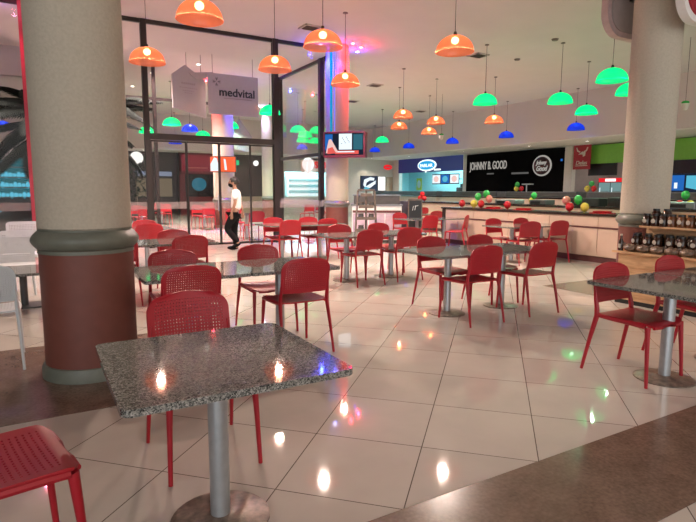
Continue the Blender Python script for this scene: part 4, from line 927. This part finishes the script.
for k, loc, lab in BAL:
    pr = BP[k]; rz = random.random()*6
    if k not in seen: pr.location = loc; pr['label'] = lab; seen.add(k); o = pr
    else: o = copy_tree(pr, loc, rz, lab)
    if loc[0] > 18: o.scale = (1.25, 1.25, 1.25)
q = thing('serving_tray', 'red tray on the counter right of the yellow balloon', 'tray', (9.7, 6.75, .95)); MB().prism(rrect(.3, .42, .05), .012).build('base', M['bred'], q); f = MB(); f.lathe([(.15, .01), (.16, .01), (.18, .04), (.17, .04)], n=24); f.build('rim', M['bred'], q)
for y, lab in ((8.75, 'flat red tray on the counter right of the lone middle balloon'), (9.7, 'flat red tray on the counter before the salmon balloon')): copy_tree(q, (9.7, y, .95), 0, lab, 'red trays on the counter')
q['group'] = 'red trays on the counter'

# ------------------------------------------------------------------ palm
pl = thing('palm_tree', 'tall dark palm behind the glass at the left column', 'palm', (.9, 19.3, 0))
tr = MB(); tube(tr, [(0, 0, .3), (.03, 0, 1.5), (.0, .02, 2.6), (0, 0, 3.35)], [.15, .12, .11, .13], 12); tr.build('trunk', M['trunk'], pl, 40)
MB().lathe([(.001, 0), (.28, 0), (.36, .45), (.38, .45), (.38, .5), (.33, .5), (.3, .4), (.001, .4)], n=24).build('planter', M['pot'], pl, 40)
for k in range(34):
    az = 2*PI*k/34+random.uniform(-.12, .12); up = random.uniform(-.25, .85); ln = random.uniform(2.7, 3.5)
    f = MB(); pts = []; n = 16; x = z = 0.; el = up
    for i in range(n+1):
        pts.append((x, z)); x += ln/n*math.cos(el); z += ln/n*math.sin(el); el -= (.055+.025*(k % 3))
    bm = f.bm; ca, sa = math.cos(az), math.sin(az)
    P = [Vector((a*ca, a*sa, 3.35+b)) for a, b in pts]; side = Vector((-sa, ca, 0))
    tube(f, P, [.02*(1-.9*i/n) for i in range(n+1)], 5)
    for i in range(2, n):
        for j in range(3):
            b0 = P[i].lerp(P[i+1], j/3); d = (P[i+1]-P[i]).normalized(); ll = .52*math.sin(PI*(.12+.85*(i+j/3)/n))+.08
            for s_ in (-1, 1):
                tip = b0+side*s_*ll*.8+d*ll*.55-Vector((0, 0, ll*.42)); mid = b0.lerp(tip, .5)+Vector((0, 0, .03)); wv = d*.05
                a1, a2, b1, b2, c1 = [bm.verts.new(v) for v in (b0-wv*.5, b0+wv*.5, mid-wv, mid+wv, tip)]
                bm.faces.new((a1, a2, b2, b1)); bm.faces.new((b1, b2, c1))
    f.build('frond', M['leaf'], pl)
# smaller shrub in front of the shop with the globe
q = thing('potted_plant', 'leafy plant behind the glass door left leaf, in front of the dim windows', 'plant', (4.0, 26.2, 0))
MB().lathe([(.001, 0), (.22, 0), (.3, .4), (.31, .42), (.001, .4)], n=20).build('planter', M['darkgrey'], q, 40)
st_ = MB(); tube(st_, [(0, 0, .4), (.02, 0, 1.2), (0, 0, 2.0)], [.04, .03, .02], 8); st_.build('stem', M['trunk'], q)
f = MB()
for k in range(150):
    a = random.uniform(0, 2*PI); r_ = random.uniform(.05, .6); z = random.uniform(.9, 2.6)
    f.box((r_*math.cos(a), r_*math.sin(a), z), (.24, .05, .01), m=Matrix.Rotation(a, 4, 'Z') @ Matrix.Rotation(random.uniform(-.8, .9), 4, 'Y'))
f.build('foliage', M['leaf'], q)

# ------------------------------------------------------------------ the walking person
def skinned(name, verts, edges, radii, mat, parent, sub=2, root=0):
    me = bpy.data.meshes.new(name); me.from_pydata([Vector(v) for v in verts], edges, []); o = bpy.data.objects.new(name, me); C.objects.link(o)
    sk = o.modifiers.new('Skin', 'SKIN'); sk.use_smooth_shade = True
    lay = me.skin_vertices[0].data
    for i, r_ in enumerate(radii): lay[i].radius = r_ if isinstance(r_, tuple) else (r_, r_)
    lay[root].use_root = True
    sb = o.modifiers.new('Sub', 'SUBSURF'); sb.levels = sub; sb.render_levels = sub
    dg = bpy.context.evaluated_depsgraph_get(); m2 = bpy.data.meshes.new_from_object(o.evaluated_get(dg)); bpy.data.objects.remove(o)
    m2.materials.clear(); m2.materials.append(mat)
    for p in m2.polygons: p.use_smooth = True
    o = bpy.data.objects.new(name, m2); C.objects.link(o); o.parent = parent; return o
pr = thing('person', 'person in a white short sleeved shirt, black trousers and black face mask walking left', 'person', (3.93, 12.02, 0), math.radians(62))
# joints: x right, y forward, z up
HIP, CH_, NK, HD = (0, -.02, .90), (0, -.05, 1.24), (0, -.03, 1.40), (0, .0, 1.53)
V = [HIP, (0, -.05, 1.05), CH_, NK, (0, .0, 1.46), HD,
     (.15, -.05, 1.33), (.20, -.10, 1.09), (.20, -.17, .87), (-.15, -.05, 1.33), (-.21, -.06, 1.09), (-.19, .02, .87),
     (.09, -.01, .84), (.09, .03, .47), (.09, .0, .09), (.09, .12, .035), (-.09, .0, .84), (-.09, .17, .50), (-.09, -.10, .17), (-.09, -.03, .06)]
Ed = [(0, 1), (1, 2), (2, 3), (3, 4), (4, 5), (2, 6), (6, 7), (7, 8), (2, 9), (9, 10), (10, 11), (0, 12), (12, 13), (13, 14), (14, 15), (0, 16), (16, 17), (17, 18), (18, 19)]
Rd = [(.12, .10), (.105, .085), (.125, .09), .05, .052, (.072, .085), .052, .038, .028, .052, .038, .028, .082, .055, .038, .028, .082, .055, .038, .028]
body = skinned('body', V, Ed, Rd, M['skin'], pr)
# head with face
h = MB(); h.sph((0, .015, 1.545), .095, (.80, .98, 1.20), 20, 14)
for v in h.bm.verts:
    if v.co.y > .07 and v.co.z < 1.50: v.co.y -= .012
h.sph((0, .112, 1.535), .017, (.8, 1.2, 1.4), 8, 6)
for s_ in (-1, 1): h.sph((s_*.078, .0, 1.545), .024, (.4, .9, 1.3), 8, 6)
h.build('face', M['skin'], pr, 60)
for s_ in (-1, 1): MB().sph((s_*.032, .095, 1.562), .011, u=8, v=6).build('eye', M['ink'], pr)
mk = MB(); mk.sph((0, .04, 1.495), .086, (.84, .98, .72), 16, 10); bmesh.ops.delete(mk.bm, geom=[v for v in mk.bm.verts if v.co.y < -.0], context='VERTS'); mk.build('face_mask', M['trouser'], pr, 60)
hr = MB(); hr.sph((0, -.008, 1.578), .105, (.84, .98, .98), 20, 14)
bmesh.ops.delete(hr.bm, geom=[v for v in hr.bm.verts if v.co.y > .055 and v.co.z < 1.60], context='VERTS'); hr.sph((0, -.10, 1.56), .045, (1, .9, 1), 12, 8); hr.build('hair', M['hair'], pr, 60)
# hands: palm, four fingers and a thumb each
for s_, (wx, wy, wz) in ((1, V[8]), (-1, V[11])):
    vs = [(wx, wy, wz+.02), (wx, wy+.005, wz-.05)]; es = [(0, 1)]; rs = [(.018, .026), (.016, .034)]
    for k, l_ in enumerate((.062, .072, .068, .052)):
        b = len(vs); oy = (k-1.5)*.017
        vs += [(wx, wy+.005-oy, wz-.085), (wx-.008*s_, wy+.01-oy, wz-.085-l_*.55), (wx-.022*s_, wy+.012-oy, wz-.085-l_)]; es += [(1, b), (b, b+1), (b+1, b+2)]; rs += [.0095, .0085, .007]
    b = len(vs); vs += [(wx-.012*s_, wy+.045, wz-.05), (wx-.02*s_, wy+.06, wz-.085)]; es += [(1, b), (b, b+1)]; rs += [.011, .009]
    skinned('hand', vs, es, rs, M['skin'], pr, 1)
# clothes
sv = [(0, -.03, .90), (0, -.055, 1.05), (0, -.05, 1.24), (0, -.035, 1.37), (.15, -.05, 1.33), (.195, -.085, 1.15), (-.15, -.05, 1.33), (-.20, -.055, 1.15)]
skinned('shirt', sv, [(0, 1), (1, 2), (2, 3), (2, 4), (4, 5), (2, 6), (6, 7)], [(.152, .135), (.142, .122), (.152, .125), (.062, .062), .076, .072, .076, .072], M['shirt'], pr)
bt_ = [(0, -.02, .92), (.085, -.015, .80), (.09, .03, .48), (.09, -.005, .10), (-.085, .0, .80), (-.09, .175, .50), (-.09, -.10, .18)]
skinned('trousers', bt_, [(0, 1), (1, 2), (2, 3), (0, 4), (4, 5), (5, 6)], [(.150, .135), .108, .082, .066, .108, .082, .066], M['trouser'], pr)
for s_, (fx, fy, fz), a in ((1, (.09, .04, .0), 0.), (-1, (-.09, -.075, .085), -.45)):
    f = MB(); f.sph((0, .03, .045), .1, (.46, 1.3, .45), 14, 8)
    for v in f.bm.verts: v.co.z = max(.0, v.co.z)
    f.bm.transform(Matrix.Translation((fx, fy, fz)) @ Matrix.Rotation(a, 4, 'X')); f.build('shoe', M['trouser'], pr, 60)

# ------------------------------------------------------------------ light, world, camera
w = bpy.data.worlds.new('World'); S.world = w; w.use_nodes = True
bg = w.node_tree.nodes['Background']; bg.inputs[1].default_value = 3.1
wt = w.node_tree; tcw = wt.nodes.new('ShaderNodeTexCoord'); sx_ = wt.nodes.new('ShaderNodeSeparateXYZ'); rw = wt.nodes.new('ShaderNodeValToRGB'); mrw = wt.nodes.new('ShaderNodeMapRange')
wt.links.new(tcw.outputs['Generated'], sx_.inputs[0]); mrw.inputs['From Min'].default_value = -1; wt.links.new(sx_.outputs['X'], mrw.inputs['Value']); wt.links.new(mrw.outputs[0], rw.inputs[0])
rw.color_ramp.elements[0].position = .25; rw.color_ramp.elements[0].color = (.95, .99, 1., 1); rw.color_ramp.elements[1].position = .75; rw.color_ramp.elements[1].color = (.24, .155, .105, 1)  # fill light added through the world, cool from -x, warm from +x
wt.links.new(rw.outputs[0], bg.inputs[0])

cam = bpy.data.cameras.new('camera'); co = bpy.data.objects.new('camera', cam); C.objects.link(co); S.camera = co
cam.sensor_width = 36; cam.lens = 539.*36/696; cam.clip_end = 200; cam.clip_start = .05
pit, rol, yawc = .1300, .0041, math.radians(-30)
fw = Vector((0, math.cos(pit), -math.sin(pit))); rt = Vector((1, 0, 0)); up = rt.cross(fw)
r2 = math.cos(rol)*rt+math.sin(rol)*up; u2 = -math.sin(rol)*rt+math.cos(rol)*up
mw = Matrix((r2, u2, -fw)).transposed().to_4x4()
co.matrix_world = Matrix.Translation((0, 0, 1.3755)) @ Matrix.Rotation(yawc, 4, 'Z') @ mw
S.view_settings.view_transform = 'Standard'; S.view_settings.look = 'None'; S.view_settings.gamma = 1; S.view_settings.exposure = 0.0
S.cycles.max_bounces = 8; S.cycles.transparent_max_bounces = 16; S.cycles.caustics_reflective = False; S.cycles.caustics_refractive = False
S.cycles.sample_clamp_indirect = 6
